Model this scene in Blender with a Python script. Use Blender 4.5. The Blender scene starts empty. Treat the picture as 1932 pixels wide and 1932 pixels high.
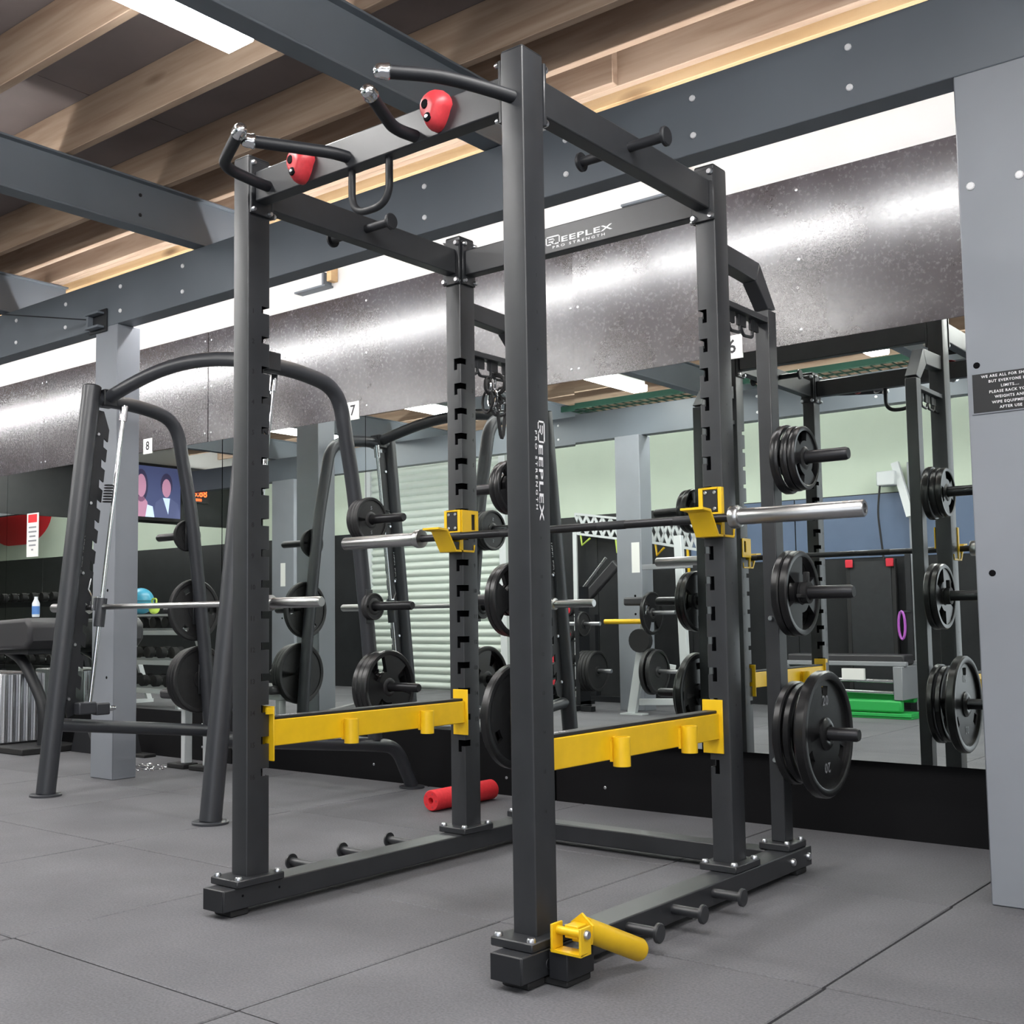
import bpy, bmesh, math, random
from mathutils import Vector, Matrix

# ---------------------------------------------------------------- camera, world, exposure
scene = bpy.context.scene
C = scene.collection
PI = math.pi
rnd = random.Random(7)

def setup_camera():
    yaw, pitch, roll = -0.7003019818848213, 0.07845349278508065, -0.010733302521628744
    f = Vector((math.sin(yaw) * math.cos(pitch), math.cos(yaw) * math.cos(pitch), math.sin(pitch)))
    r = f.cross(Vector((0, 0, 1))).normalized()
    u = r.cross(f)
    c, s = math.cos(roll), math.sin(roll)
    r2, u2 = c * r + s * u, -s * r + c * u
    cam = bpy.data.cameras.new('camera')
    cam.sensor_fit = 'HORIZONTAL'
    cam.sensor_width = 36.0
    cam.lens = 2181.704 / 1932 * 36.0
    cam.shift_x = (966 - 837.436) / 1932
    cam.shift_y = (993.899 - 966) / 1932
    cam.clip_start = 0.05
    o = bpy.data.objects.new('camera', cam)
    m = Matrix((r2, u2, -f)).transposed().to_4x4()
    m.translation = Vector((2.92848, -2.41261, 0.93494))
    o.matrix_world = m
    C.objects.link(o)
    scene.camera = o

setup_camera()
world = bpy.data.worlds.new('world')
scene.world = world
world.use_nodes = True
world.node_tree.nodes['Background'].inputs[0].default_value = (0.90, 0.94, 1.0, 1)
world.node_tree.nodes['Background'].inputs[1].default_value = 2.0
scene.view_settings.view_transform = 'Standard'
scene.view_settings.look = 'None'
scene.view_settings.gamma = 1.0
scene.view_settings.use_curve_mapping = False
scene.view_settings.exposure = 0.0
LAMP = 55.0          # emission of the ceiling light diffusers
STRIP = 85.0         # emission of the tube lights behind the main beam and the added far ones

# ---------------------------------------------------------------- materials
MATS = {}
def new_mat(name):
    m = bpy.data.materials.new(name)
    m.use_nodes = True
    MATS[name] = m
    nt = m.node_tree
    return m, nt, nt.nodes['Principled BSDF']

def simple(name, col, rough=0.5, metal=0.0, spec=0.5, noise=0.0, nscale=30.0, bump=0.0, bscale=200.0, rvar=0.0):
    m, nt, b = new_mat(name)
    b.inputs['Base Color'].default_value = (*col, 1)
    b.inputs['Roughness'].default_value = rough
    b.inputs['Metallic'].default_value = metal
    b.inputs['Specular IOR Level'].default_value = spec
    tc = None
    if noise or rvar or bump:
        tc = nt.nodes.new('ShaderNodeTexCoord')
    if noise or rvar:
        n = nt.nodes.new('ShaderNodeTexNoise')
        n.inputs['Scale'].default_value = nscale
        n.inputs['Detail'].default_value = 4
        nt.links.new(tc.outputs['Object'], n.inputs['Vector'])
        if noise:
            mr = nt.nodes.new('ShaderNodeMapRange')
            mr.inputs[1].default_value = 0.3; mr.inputs[2].default_value = 0.7
            mr.inputs[3].default_value = 1 - noise; mr.inputs[4].default_value = 1 + noise
            nt.links.new(n.outputs['Fac'], mr.inputs[0])
            mx = nt.nodes.new('ShaderNodeVectorMath'); mx.operation = 'SCALE'
            mx.inputs[0].default_value = col
            nt.links.new(mr.outputs[0], mx.inputs['Scale'])
            nt.links.new(mx.outputs[0], b.inputs['Base Color'])
        if rvar:
            mr = nt.nodes.new('ShaderNodeMapRange')
            mr.inputs[1].default_value = 0.3; mr.inputs[2].default_value = 0.7
            mr.inputs[3].default_value = rough - rvar; mr.inputs[4].default_value = rough + rvar
            nt.links.new(n.outputs['Fac'], mr.inputs[0])
            nt.links.new(mr.outputs[0], b.inputs['Roughness'])
    if bump:
        n2 = nt.nodes.new('ShaderNodeTexNoise')
        n2.inputs['Scale'].default_value = bscale
        n2.inputs['Detail'].default_value = 3
        nt.links.new(tc.outputs['Object'], n2.inputs['Vector'])
        bp = nt.nodes.new('ShaderNodeBump')
        bp.inputs['Strength'].default_value = bump
        bp.inputs['Distance'].default_value = 0.002
        nt.links.new(n2.outputs['Fac'], bp.inputs['Height'])
        nt.links.new(bp.outputs[0], b.inputs['Normal'])
    return m

def emissive(name, col, strength):
    m, nt, b = new_mat(name)
    b.inputs['Base Color'].default_value = (*col, 1)
    b.inputs['Emission Color'].default_value = (*col, 1)
    b.inputs['Emission Strength'].default_value = strength
    return m

def wood(name, c1, c2, knot=(0.10, 0.05, 0.025)):
    """pine: grain stretched along the board (object X), a few knots"""
    m, nt, b = new_mat(name)
    L = nt.links.new
    tc = nt.nodes.new('ShaderNodeTexCoord')
    info = nt.nodes.new('ShaderNodeObjectInfo')
    add = nt.nodes.new('ShaderNodeVectorMath'); add.operation = 'ADD'
    sc = nt.nodes.new('ShaderNodeVectorMath'); sc.operation = 'SCALE'
    sc.inputs[0].default_value = (7, 3, 5)
    L(info.outputs['Random'], sc.inputs['Scale'])
    L(tc.outputs['Object'], add.inputs[0]); L(sc.outputs[0], add.inputs[1])
    mp = nt.nodes.new('ShaderNodeMapping'); mp.inputs['Scale'].default_value = (0.9, 9, 13)
    L(add.outputs[0], mp.inputs[0])
    n = nt.nodes.new('ShaderNodeTexNoise'); n.inputs['Scale'].default_value = 1.6; n.inputs['Detail'].default_value = 6
    n.inputs['Distortion'].default_value = 0.6
    L(mp.outputs[0], n.inputs['Vector'])
    cr = nt.nodes.new('ShaderNodeValToRGB')
    cr.color_ramp.elements[0].position = 0.32; cr.color_ramp.elements[0].color = (*c2, 1)
    cr.color_ramp.elements[1].position = 0.66; cr.color_ramp.elements[1].color = (*c1, 1)
    L(n.outputs['Fac'], cr.inputs[0])
    mp2 = nt.nodes.new('ShaderNodeMapping'); mp2.inputs['Scale'].default_value = (1.5, 5, 5)
    L(add.outputs[0], mp2.inputs[0])
    v = nt.nodes.new('ShaderNodeTexVoronoi'); v.inputs['Scale'].default_value = 1.1
    L(mp2.outputs[0], v.inputs['Vector'])
    mr = nt.nodes.new('ShaderNodeMapRange')
    mr.inputs[1].default_value = 0.06; mr.inputs[2].default_value = 0.19
    mr.inputs[3].default_value = 0.75; mr.inputs[4].default_value = 0.0
    L(v.outputs['Distance'], mr.inputs[0])
    mx = nt.nodes.new('ShaderNodeMix'); mx.data_type = 'RGBA'
    L(mr.outputs[0], mx.inputs[0]); L(cr.outputs[0], mx.inputs[6]); mx.inputs[7].default_value = (*knot, 1)
    L(mx.outputs[2], b.inputs['Base Color'])
    b.inputs['Roughness'].default_value = 0.75
    b.inputs['Specular IOR Level'].default_value = 0.2
    return m

simple('powder', (0.022, 0.0235, 0.027), 0.38, 0.0, 0.6, noise=0.12, nscale=14, bump=0.10, bscale=900)
simple('powder_dark', (0.014, 0.015, 0.018), 0.5, 0.0, 0.4, bump=0.1, bscale=700)
simple('smith_paint', (0.030, 0.032, 0.038), 0.38, 0.0, 0.55, bump=0.08, bscale=800)
simple('steel_paint', (0.128, 0.146, 0.168), 0.5, 0.0, 0.45, noise=0.10, nscale=1.3)
simple('column_paint', (0.225, 0.240, 0.270), 0.5, 0.0, 0.45, noise=0.08, nscale=1.8)
simple('chrome', (0.75, 0.76, 0.78), 0.14, 1.0)
simple('zinc', (0.62, 0.63, 0.66), 0.3, 1.0)
simple('satin_steel', (0.50, 0.50, 0.50), 0.28, 1.0, noise=0.05, nscale=8)
simple('bar_black', (0.03, 0.03, 0.033), 0.35, 0.6)
simple('rubber', (0.018, 0.018, 0.019), 0.62, 0.0, 0.35)
simple('rubber_gloss', (0.010, 0.010, 0.011), 0.30, 0.0, 0.45)
simple('iron', (0.016, 0.016, 0.017), 0.48, 0.0, 0.45, noise=0.2, nscale=60, bump=0.15, bscale=150)
simple('hole_dark', (0.003, 0.003, 0.004), 0.8, 0.0, 0.1)  # near black, stands in for the shade inside holes and slots
simple('grip_foam', (0.008, 0.009, 0.012), 0.48, 0.0, 0.4)
simple('yellow', (0.80, 0.50, 0.010), 0.38, 0.0, 0.5, noise=0.04, nscale=20)
simple('climb_red', (0.50, 0.035, 0.045), 0.4, 0.0, 0.5, noise=0.1, nscale=90)
simple('foam_red', (0.72, 0.035, 0.045), 0.6, 0.0, 0.3, noise=0.08, nscale=60)
simple('white_print', (0.78, 0.78, 0.80), 0.5)
simple('black_print', (0.006, 0.006, 0.008), 0.5)
simple('white_wall', (0.60, 0.60, 0.595), 0.55, 0.0, 0.4, noise=0.02, nscale=3)
simple('kick_black', (0.004, 0.004, 0.005), 0.6, 0.0, 0.18)
simple('green_wall', (0.56, 0.64, 0.53), 0.6, 0.0, 0.3, noise=0.03, nscale=2)
simple('wainscot', (0.016, 0.017, 0.019), 0.38, 0.0, 0.4, noise=0.15, nscale=6)
simple('slate_blue', (0.10, 0.14, 0.22), 0.35, 0.0, 0.5, noise=0.06, nscale=3)
simple('deck', (0.20, 0.17, 0.165), 0.7, 0.0, 0.2, noise=0.12, nscale=2.5)
simple('roller', (0.58, 0.64, 0.59), 0.45, 0.0, 0.4)
simple('white_metal', (0.62, 0.65, 0.66), 0.4, 0.0, 0.5)
simple('grey_metal', (0.26, 0.27, 0.29), 0.4, 0.0, 0.5)
simple('vinyl', (0.035, 0.034, 0.038), 0.45, 0.0, 0.5, bump=0.1, bscale=500)
simple('green_paint', (0.03, 0.42, 0.09), 0.4)
simple('green_mesh', (0.010, 0.045, 0.030), 0.5)
simple('ball_blue', (0.05, 0.28, 0.42), 0.35)
simple('orange', (0.75, 0.13, 0.03), 0.4)
simple('lime', (0.50, 0.65, 0.10), 0.4)
simple('purple', (0.42, 0.10, 0.50), 0.5)
simple('paper', (0.82, 0.82, 0.80), 0.6)
simple('sign_red', (0.75, 0.03, 0.04), 0.45)
simple('red_end', (0.60, 0.03, 0.05), 0.4)
simple('aluminium', (0.70, 0.71, 0.74), 0.25, 0.9)
simple('bottle', (0.75, 0.80, 0.85), 0.3)
simple('blue_label', (0.10, 0.25, 0.60), 0.4)
wood('pine', (0.42, 0.315, 0.235), (0.30, 0.205, 0.145))
wood('pine_pale', (0.60, 0.42, 0.24), (0.50, 0.33, 0.17))
emissive('lamp', (1.0, 0.985, 0.96), LAMP)
emissive('tube_lamp', (1.0, 0.985, 0.98), STRIP)
emissive('exit_green', (0.02, 0.55, 0.25), 0.8)
emissive('screen_bg', (0.055, 0.065, 0.15), 1.0)
emissive('screen_skin', (0.42, 0.20, 0.30), 1.0)
emissive('screen_hair', (0.035, 0.03, 0.07), 1.0)
emissive('screen_suit', (0.075, 0.085, 0.18), 1.0)
emissive('screen_white', (0.55, 0.65, 0.85), 1.0)
emissive('led_red', (1.0, 0.10, 0.02), 3.0)

def mirror_mat():
    m, nt, b = new_mat('mirror')
    b.inputs['Base Color'].default_value = (0.80, 0.85, 0.82, 1)
    b.inputs['Metallic'].default_value = 1.0
    b.inputs['Roughness'].default_value = 0.0
mirror_mat()

def film_panel():
    """glossy black film-faced board, mottled"""
    m, nt, b = new_mat('film_panel')
    L = nt.links.new
    tc = nt.nodes.new('ShaderNodeTexCoord')
    n = nt.nodes.new('ShaderNodeTexNoise'); n.inputs['Scale'].default_value = 60; n.inputs['Detail'].default_value = 5
    n.inputs['Roughness'].default_value = 0.75
    L(tc.outputs['Object'], n.inputs['Vector'])
    mr = nt.nodes.new('ShaderNodeMapRange')
    mr.inputs[1].default_value = 0.3; mr.inputs[2].default_value = 0.7
    mr.inputs[3].default_value = 0.22; mr.inputs[4].default_value = 0.30
    L(n.outputs['Fac'], mr.inputs[0]); L(mr.outputs[0], b.inputs['Roughness'])
    n3 = nt.nodes.new('ShaderNodeTexNoise'); n3.inputs['Scale'].default_value = 3.0; n3.inputs['Detail'].default_value = 4
    L(tc.outputs['Object'], n3.inputs['Vector'])
    cr = nt.nodes.new('ShaderNodeValToRGB')
    cr.color_ramp.elements[0].position = 0.35; cr.color_ramp.elements[0].color = (0.028, 0.021, 0.024, 1)
    cr.color_ramp.elements[1].position = 0.65; cr.color_ramp.elements[1].color = (0.050, 0.044, 0.050, 1)
    L(n3.outputs['Fac'], cr.inputs[0]); L(cr.outputs[0], b.inputs['Base Color'])
    bp = nt.nodes.new('ShaderNodeBump'); bp.inputs['Strength'].default_value = 0.26; bp.inputs['Distance'].default_value = 0.0012
    n2 = nt.nodes.new('ShaderNodeTexNoise'); n2.inputs['Scale'].default_value = 75; n2.inputs['Detail'].default_value = 5
    L(tc.outputs['Object'], n2.inputs['Vector']); L(n2.outputs['Fac'], bp.inputs['Height']); L(bp.outputs[0], b.inputs['Normal'])
    b.inputs['Specular IOR Level'].default_value = 1.0
film_panel()

def mat_tile():
    m, nt, b = new_mat('floor_rubber')
    L = nt.links.new
    tc = nt.nodes.new('ShaderNodeTexCoord')
    geo = nt.nodes.new('ShaderNodeNewGeometry')
    info = nt.nodes.new('ShaderNodeObjectInfo')
    n = nt.nodes.new('ShaderNodeTexNoise'); n.inputs['Scale'].default_value = 140; n.inputs['Detail'].default_value = 3
    L(geo.outputs['Position'], n.inputs['Vector'])
    n2 = nt.nodes.new('ShaderNodeTexNoise'); n2.inputs['Scale'].default_value = 2.2; n2.inputs['Detail'].default_value = 5
    L(geo.outputs['Position'], n2.inputs['Vector'])
    cr = nt.nodes.new('ShaderNodeValToRGB')
    cr.color_ramp.elements[0].position = 0.3; cr.color_ramp.elements[0].color = (0.098, 0.098, 0.106, 1)
    cr.color_ramp.elements[1].position = 0.75; cr.color_ramp.elements[1].color = (0.160, 0.160, 0.172, 1)
    L(n.outputs['Fac'], cr.inputs[0])
    mr = nt.nodes.new('ShaderNodeMapRange'); mr.inputs[1].default_value = 0.3; mr.inputs[2].default_value = 0.7
    mr.inputs[3].default_value = 0.84; mr.inputs[4].default_value = 1.12
    L(n2.outputs['Fac'], mr.inputs[0])
    mr2 = nt.nodes.new('ShaderNodeMapRange'); mr2.inputs[3].default_value = 0.95; mr2.inputs[4].default_value = 1.05
    L(info.outputs['Random'], mr2.inputs[0])
    mu = nt.nodes.new('ShaderNodeMath'); mu.operation = 'MULTIPLY'
    L(mr.outputs[0], mu.inputs[0]); L(mr2.outputs[0], mu.inputs[1])
    sc = nt.nodes.new('ShaderNodeVectorMath'); sc.operation = 'SCALE'
    L(cr.outputs[0], sc.inputs[0]); L(mu.outputs[0], sc.inputs['Scale'])
    L(sc.outputs[0], b.inputs['Base Color'])
    b.inputs['Roughness'].default_value = 0.68
    b.inputs['Specular IOR Level'].default_value = 0.35
    bp = nt.nodes.new('ShaderNodeBump'); bp.inputs['Strength'].default_value = 0.3; bp.inputs['Distance'].default_value = 0.001
    L(n.outputs['Fac'], bp.inputs['Height']); L(bp.outputs[0], b.inputs['Normal'])
mat_tile()

# ---------------------------------------------------------------- mesh helpers
def frame(d):
    d = Vector(d).normalized()
    a = Vector((0, 0, 1)) if abs(d.z) < 0.9 else Vector((1, 0, 0))
    u = d.cross(a).normalized()
    return u, u.cross(d).normalized() * -1, d

# repeated pieces drawn in one go are linked as separate parts
APART = {'hanger', 'clip', 'rubber_foot', 'side_rail', 'corner_guard', 'runner', 'end_frame', 'rail', 'slide_bar', 'guide_rail', 'edge_rail', 'peg', 'leg', 'strap',
         'side_frame', 'tier', 'chord', 'tray_leg', 'grip_bars', 'brace', 'lug', 'lever', 'post', 'bulkhead', 'knurling', 'end_notch', 'hook_tab'}
def islands(v, f):
    par = list(range(len(v)))
    def find(a):
        while par[a] != a: par[a] = par[par[a]]; a = par[a]
        return a
    for q in f:
        r = find(q[0])
        for i in q[1:]: par[find(i)] = r
    groups = {}
    for q in f: groups.setdefault(find(q[0]), []).append(q)
    out = []
    for fs in groups.values():
        idx = sorted({i for q in fs for i in q}); m = {i: k for k, i in enumerate(idx)}
        out.append(([v[i] for i in idx], [[m[i] for i in q] for q in fs]))
    return out

class MB:
    def __init__(s):
        s.v = []; s.f = []
    def box(s, x0, x1, y0, y1, z0, z1):
        n = len(s.v)
        s.v += [(x, y, z) for z in (z0, z1) for y in (y0, y1) for x in (x0, x1)]
        s.f += [[n + i for i in q] for q in ((0, 2, 3, 1), (4, 5, 7, 6), (0, 1, 5, 4), (2, 6, 7, 3), (0, 4, 6, 2), (1, 3, 7, 5))]
        return s
    def bar(s, a, b, w, h, up=(0, 0, 1)):
        """rectangular bar from a to b, w wide sideways, h high"""
        a = Vector(a); b = Vector(b); d = (b - a).normalized()
        r = d.cross(Vector(up))
        if r.length < 1e-4: r = d.cross(Vector((0, 1, 0)))
        r.normalize(); u = r.cross(d)
        n = len(s.v)
        for p in (a, b):
            for i, j in ((-1, -1), (1, -1), (1, 1), (-1, 1)):
                s.v.append(tuple(p + r * (i * w / 2) + u * (j * h / 2)))
        s.f += [[n + i for i in q] for q in ((0, 1, 2, 3), (7, 6, 5, 4), (0, 4, 5, 1), (1, 5, 6, 2), (2, 6, 7, 3), (3, 7, 4, 0))]
        return s
    def tube(s, path, r, n=14, closed=False, caps=True):
        P = [Vector(p) for p in path]; m = len(P)
        rs = r if isinstance(r, (list, tuple)) else [r] * m
        T = []
        for i in range(m):
            if closed: t = P[(i + 1) % m] - P[i - 1]
            else: t = P[min(i + 1, m - 1)] - P[max(i - 1, 0)]
            T.append(t.normalized())
        u = frame(T[0])[0]; base = len(s.v)
        for i in range(m):
            u = (u - T[i] * u.dot(T[i])).normalized(); w = T[i].cross(u)
            for k in range(n):
                a = 2 * PI * k / n
                s.v.append(tuple(P[i] + (u * math.cos(a) + w * math.sin(a)) * rs[i]))
        for i in range(m if closed else m - 1):
            j = (i + 1) % m
            for k in range(n):
                l = (k + 1) % n
                s.f.append([base + i * n + k, base + i * n + l, base + j * n + l, base + j * n + k])
        if caps and not closed:
            s.f.append([base + k for k in range(n)][::-1])
            s.f.append([base + (m - 1) * n + k for k in range(n)])
        return s
    def lathe(s, prof, o, d, n=28, closed=False):
        """prof: (radius, distance along d); closed joins last to first (for rings)"""
        u, w, d = frame(d); o = Vector(o); base = len(s.v); m = len(prof)
        for r, h in prof:
            for k in range(n):
                a = 2 * PI * k / n
                s.v.append(tuple(o + d * h + (u * math.cos(a) + w * math.sin(a)) * max(r, 1e-5)))
        for i in range(m if closed else m - 1):
            j = (i + 1) % m
            for k in range(n):
                l = (k + 1) % n
                s.f.append([base + i * n + k, base + i * n + l, base + j * n + l, base + j * n + k])
        return s
    def prism(s, poly, o, u, v, w):
        """polygon (a, b) in plane o + a*u + b*v, pushed along w"""
        o = Vector(o); u = Vector(u); v = Vector(v); w = Vector(w); n = len(s.v); m = len(poly)
        for k in (0, 1):
            for a, b in poly: s.v.append(tuple(o + u * a + v * b + w * k))
        s.f.append([n + i for i in range(m)]); s.f.append([n + m + i for i in range(m)][::-1])
        for i in range(m):
            j = (i + 1) % m
            s.f.append([n + i, n + m + i, n + m + j, n + j])
        return s
    def sector(s, r0, r1, a0, a1, o, d, t, n=8):
        """ring sector slab of thickness t along d"""
        u, w, d = frame(d); o = Vector(o); base = len(s.v)
        for i in range(n + 1):
            a = a0 + (a1 - a0) * i / n
            e = u * math.cos(a) + w * math.sin(a)
            for r in (r0, r1):
                for h in (0, t): s.v.append(tuple(o + e * r + d * h))
        for i in range(n):
            p = base + i * 4; q = p + 4
            s.f += [[p, q, q + 1, p + 1], [p + 2, p + 3, q + 3, q + 2], [p, p + 2, q + 2, q], [p + 1, q + 1, q + 3, p + 3]]
        e = base + n * 4
        s.f += [[base, base + 1, base + 3, base + 2], [e, e + 2, e + 3, e + 1]]
        return s
    def ball(s, c, r, n=16, m=10, sc=(1, 1, 1)):
        base = len(s.v); c = Vector(c)
        for i in range(m + 1):
            t = PI * i / m
            for k in range(n):
                a = 2 * PI * k / n
                s.v.append((c.x + sc[0] * r * math.sin(t) * math.cos(a), c.y + sc[1] * r * math.sin(t) * math.sin(a), c.z + sc[2] * r * math.cos(t)))
        for i in range(m):
            for k in range(n):
                l = (k + 1) % n
                s.f.append([base + i * n + k, base + (i + 1) * n + k, base + (i + 1) * n + l, base + i * n + l])
        return s
    def text(s, txt, o, u, v, size, spacing=1.0, sx=1.0, depth=0.0006):
        """flat lettering centred at o, reading along u, up along v"""
        vs, fs = font_mesh(txt, spacing)
        o = Vector(o); u = Vector(u).normalized(); v = Vector(v).normalized(); w = u.cross(v)
        n = len(s.v)
        for x, y in vs: s.v.append(tuple(o + u * (x * size * sx) + v * (y * size) + w * depth))
        s.f += [[n + i for i in q] for q in fs]
        return s
    def text_box(s, txt, o, u, v, x0, x1, y0, y1, spacing=1.0, depth=0.0006):
        """lettering stretched to fill the box x0..x1 by y0..y1 in the plane o, u, v"""
        vs, fs = font_mesh(txt, spacing)
        ax = min(p[0] for p in vs); bx = max(p[0] for p in vs); ay = min(p[1] for p in vs); by = max(p[1] for p in vs)
        o = Vector(o); u = Vector(u).normalized(); v = Vector(v).normalized(); w = u.cross(v); n = len(s.v)
        for x, y in vs: s.v.append(tuple(o + u * (x0 + (x - ax) / (bx - ax) * (x1 - x0)) + v * (y0 + (y - ay) / (by - ay) * (y1 - y0)) + w * depth))
        s.f += [[n + i for i in q] for q in fs]
        return s
    def stroke(s, pts, th, o, u, v, depth=0.0006):
        """flat strokes of width th through 2-D points"""
        o = Vector(o); u = Vector(u).normalized(); v = Vector(v).normalized(); w = u.cross(v)
        for (ax, ay), (bx, by) in zip(pts, pts[1:]):
            L = math.hypot(bx - ax, by - ay); dx, dy = (bx - ax) / L * th / 2, (by - ay) / L * th / 2
            n = len(s.v)
            for x, y in ((ax - dx - dy, ay - dy + dx), (ax - dx + dy, ay - dy - dx), (bx + dx + dy, by + dy - dx), (bx + dx - dy, by + dy + dx)):
                s.v.append(tuple(o + u * x + v * y + w * depth))
            s.f.append([n, n + 1, n + 2, n + 3])
        return s
    def build(s, name, mat, parent=None, bevel=0.0, seg=1, flat=False, sharp=38, fix=True):
        if name in APART:
            parts = islands(s.v, s.f)
            if len(parts) > 1:
                first = None
                for v, f in parts:
                    m = MB(); m.v, m.f = v, f
                    APART.discard(name)
                    o = m.build(name, mat, parent, bevel, seg, flat, sharp, fix)
                    APART.add(name)
                    first = first or o
                return first
        me = bpy.data.meshes.new(name)
        me.from_pydata(s.v, [], s.f)
        if fix:
            bm = bmesh.new(); bm.from_mesh(me)
            bmesh.ops.remove_doubles(bm, verts=bm.verts, dist=1e-6)
            bmesh.ops.recalc_face_normals(bm, faces=bm.faces)
            bm.to_mesh(me); bm.free()
        me.materials.append(MATS[mat])
        if not flat:
            me.polygons.foreach_set('use_smooth', [True] * len(me.polygons))
            me.set_sharp_from_angle(angle=math.radians(sharp))
        o = bpy.data.objects.new(name, me)
        C.objects.link(o)
        if parent is not None: o.parent = parent
        if bevel:
            b = o.modifiers.new('edge', 'BEVEL'); b.width = bevel; b.segments = seg
            b.limit_method = 'ANGLE'; b.angle_limit = math.radians(50); b.harden_normals = False
        return o

_fonts = {}
def font_mesh(txt, spacing=1.0):
    key = (txt, spacing)
    if key not in _fonts:
        cu = bpy.data.curves.new('t', 'FONT'); cu.body = txt; cu.align_x = 'CENTER'; cu.align_y = 'CENTER'
        cu.space_character = spacing; cu.resolution_u = 2; cu.offset = 0.018
        ob = bpy.data.objects.new('t', cu); C.objects.link(ob)
        dg = bpy.context.evaluated_depsgraph_get(); dg.update()
        ev = ob.evaluated_get(dg); me = ev.to_mesh()
        _fonts[key] = ([(v.co.x, v.co.y) for v in me.vertices], [list(p.vertices) for p in me.polygons])
        ev.to_mesh_clear()
        bpy.data.objects.remove(ob); bpy.data.curves.remove(cu)
    return _fonts[key]

def thing(name, label, cat, loc=(0, 0, 0), rot=(0, 0, 0), group=None, scale=1.0):
    o = bpy.data.objects.new(name, None); C.objects.link(o)
    o.empty_display_size = 0.1
    o.location = loc; o.rotation_euler = rot; o.scale = (scale,) * 3
    o['label'] = label; o['category'] = cat
    if group: o['group'] = group
    return o
def tag(o, label, cat, group=None):
    o['label'] = label; o['category'] = cat
    if group: o['group'] = group
    return o
def structure(o):
    o['kind'] = 'structure'; return o
def put(o, name, parent, loc=None, rot=None):
    """another copy of a part, sharing its mesh"""
    c = o.copy(); c.name = name; C.objects.link(c); c.parent = parent
    if loc is not None: c.location = loc
    if rot is not None: c.rotation_euler = rot
    return c
def copy_thing(src, loc, rot=None, label=None, group=None):
    r = src.copy(); C.objects.link(r); r.location = loc
    if rot is not None: r.rotation_euler = rot
    if label: r['label'] = label
    if group: r['group'] = group
    for ch in list(src.children):
        c = ch.copy(); C.objects.link(c); c.parent = r
        for g in list(ch.children):
            d = g.copy(); C.objects.link(d); d.parent = c
    return r
def arc(c, r, a0, a1, u, v, n=8):
    c = Vector(c); u = Vector(u); v = Vector(v)
    return [tuple(c + u * (r * math.cos(a0 + (a1 - a0) * i / n)) + v * (r * math.sin(a0 + (a1 - a0) * i / n))) for i in range(n + 1)]
def smooth_path(pts, r=0.05, n=6):
    """round the corners of a polyline"""
    P = [Vector(p) for p in pts]; out = [tuple(P[0])]
    for i in range(1, len(P) - 1):
        a, b, c = P[i - 1], P[i], P[i + 1]
        d = min(r, (a - b).length * 0.48, (c - b).length * 0.48)
        p, q = b + (a - b).normalized() * d, b + (c - b).normalized() * d
        for k in range(n + 1):
            t = k / n
            out.append(tuple(p * (1 - t) ** 2 + b * 2 * t * (1 - t) + q * t * t))
    out.append(tuple(P[-1]))
    return out
class Bolts:
    """bolts kept apart: build() links one part per bolt, sharing one mesh"""
    cache = {}
    def __init__(s, nm='bolt'): s.items = []; s.nm = nm
    def build(s, _, mat, parent):
        for p, d, r, h in s.items:
            k = (round(r, 4), round(h, 4), mat)
            if k not in Bolts.cache:
                Bolts.cache[k] = bolt(MB(), (0, 0, 0), Z, r, h).build(s.nm, mat, parent); o = Bolts.cache[k]
            else:
                o = Bolts.cache[k].copy(); o.name = s.nm; C.objects.link(o); o.parent = parent
            o.location = p; o.rotation_euler = Vector(d).to_track_quat('Z', 'Y').to_euler()
def bolt(mb, p, d, r=0.011, h=0.009):
    if isinstance(mb, Bolts):
        mb.items.append((Vector(p), Vector(d), r, h)); return mb
    return mb.lathe([(0, h), (r * 0.75, h), (r, h * 0.55), (r, 0)], p, d, 10)
X, Y, Z = Vector((1, 0, 0)), Vector((0, 1, 0)), Vector((0, 0, 1))
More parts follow.
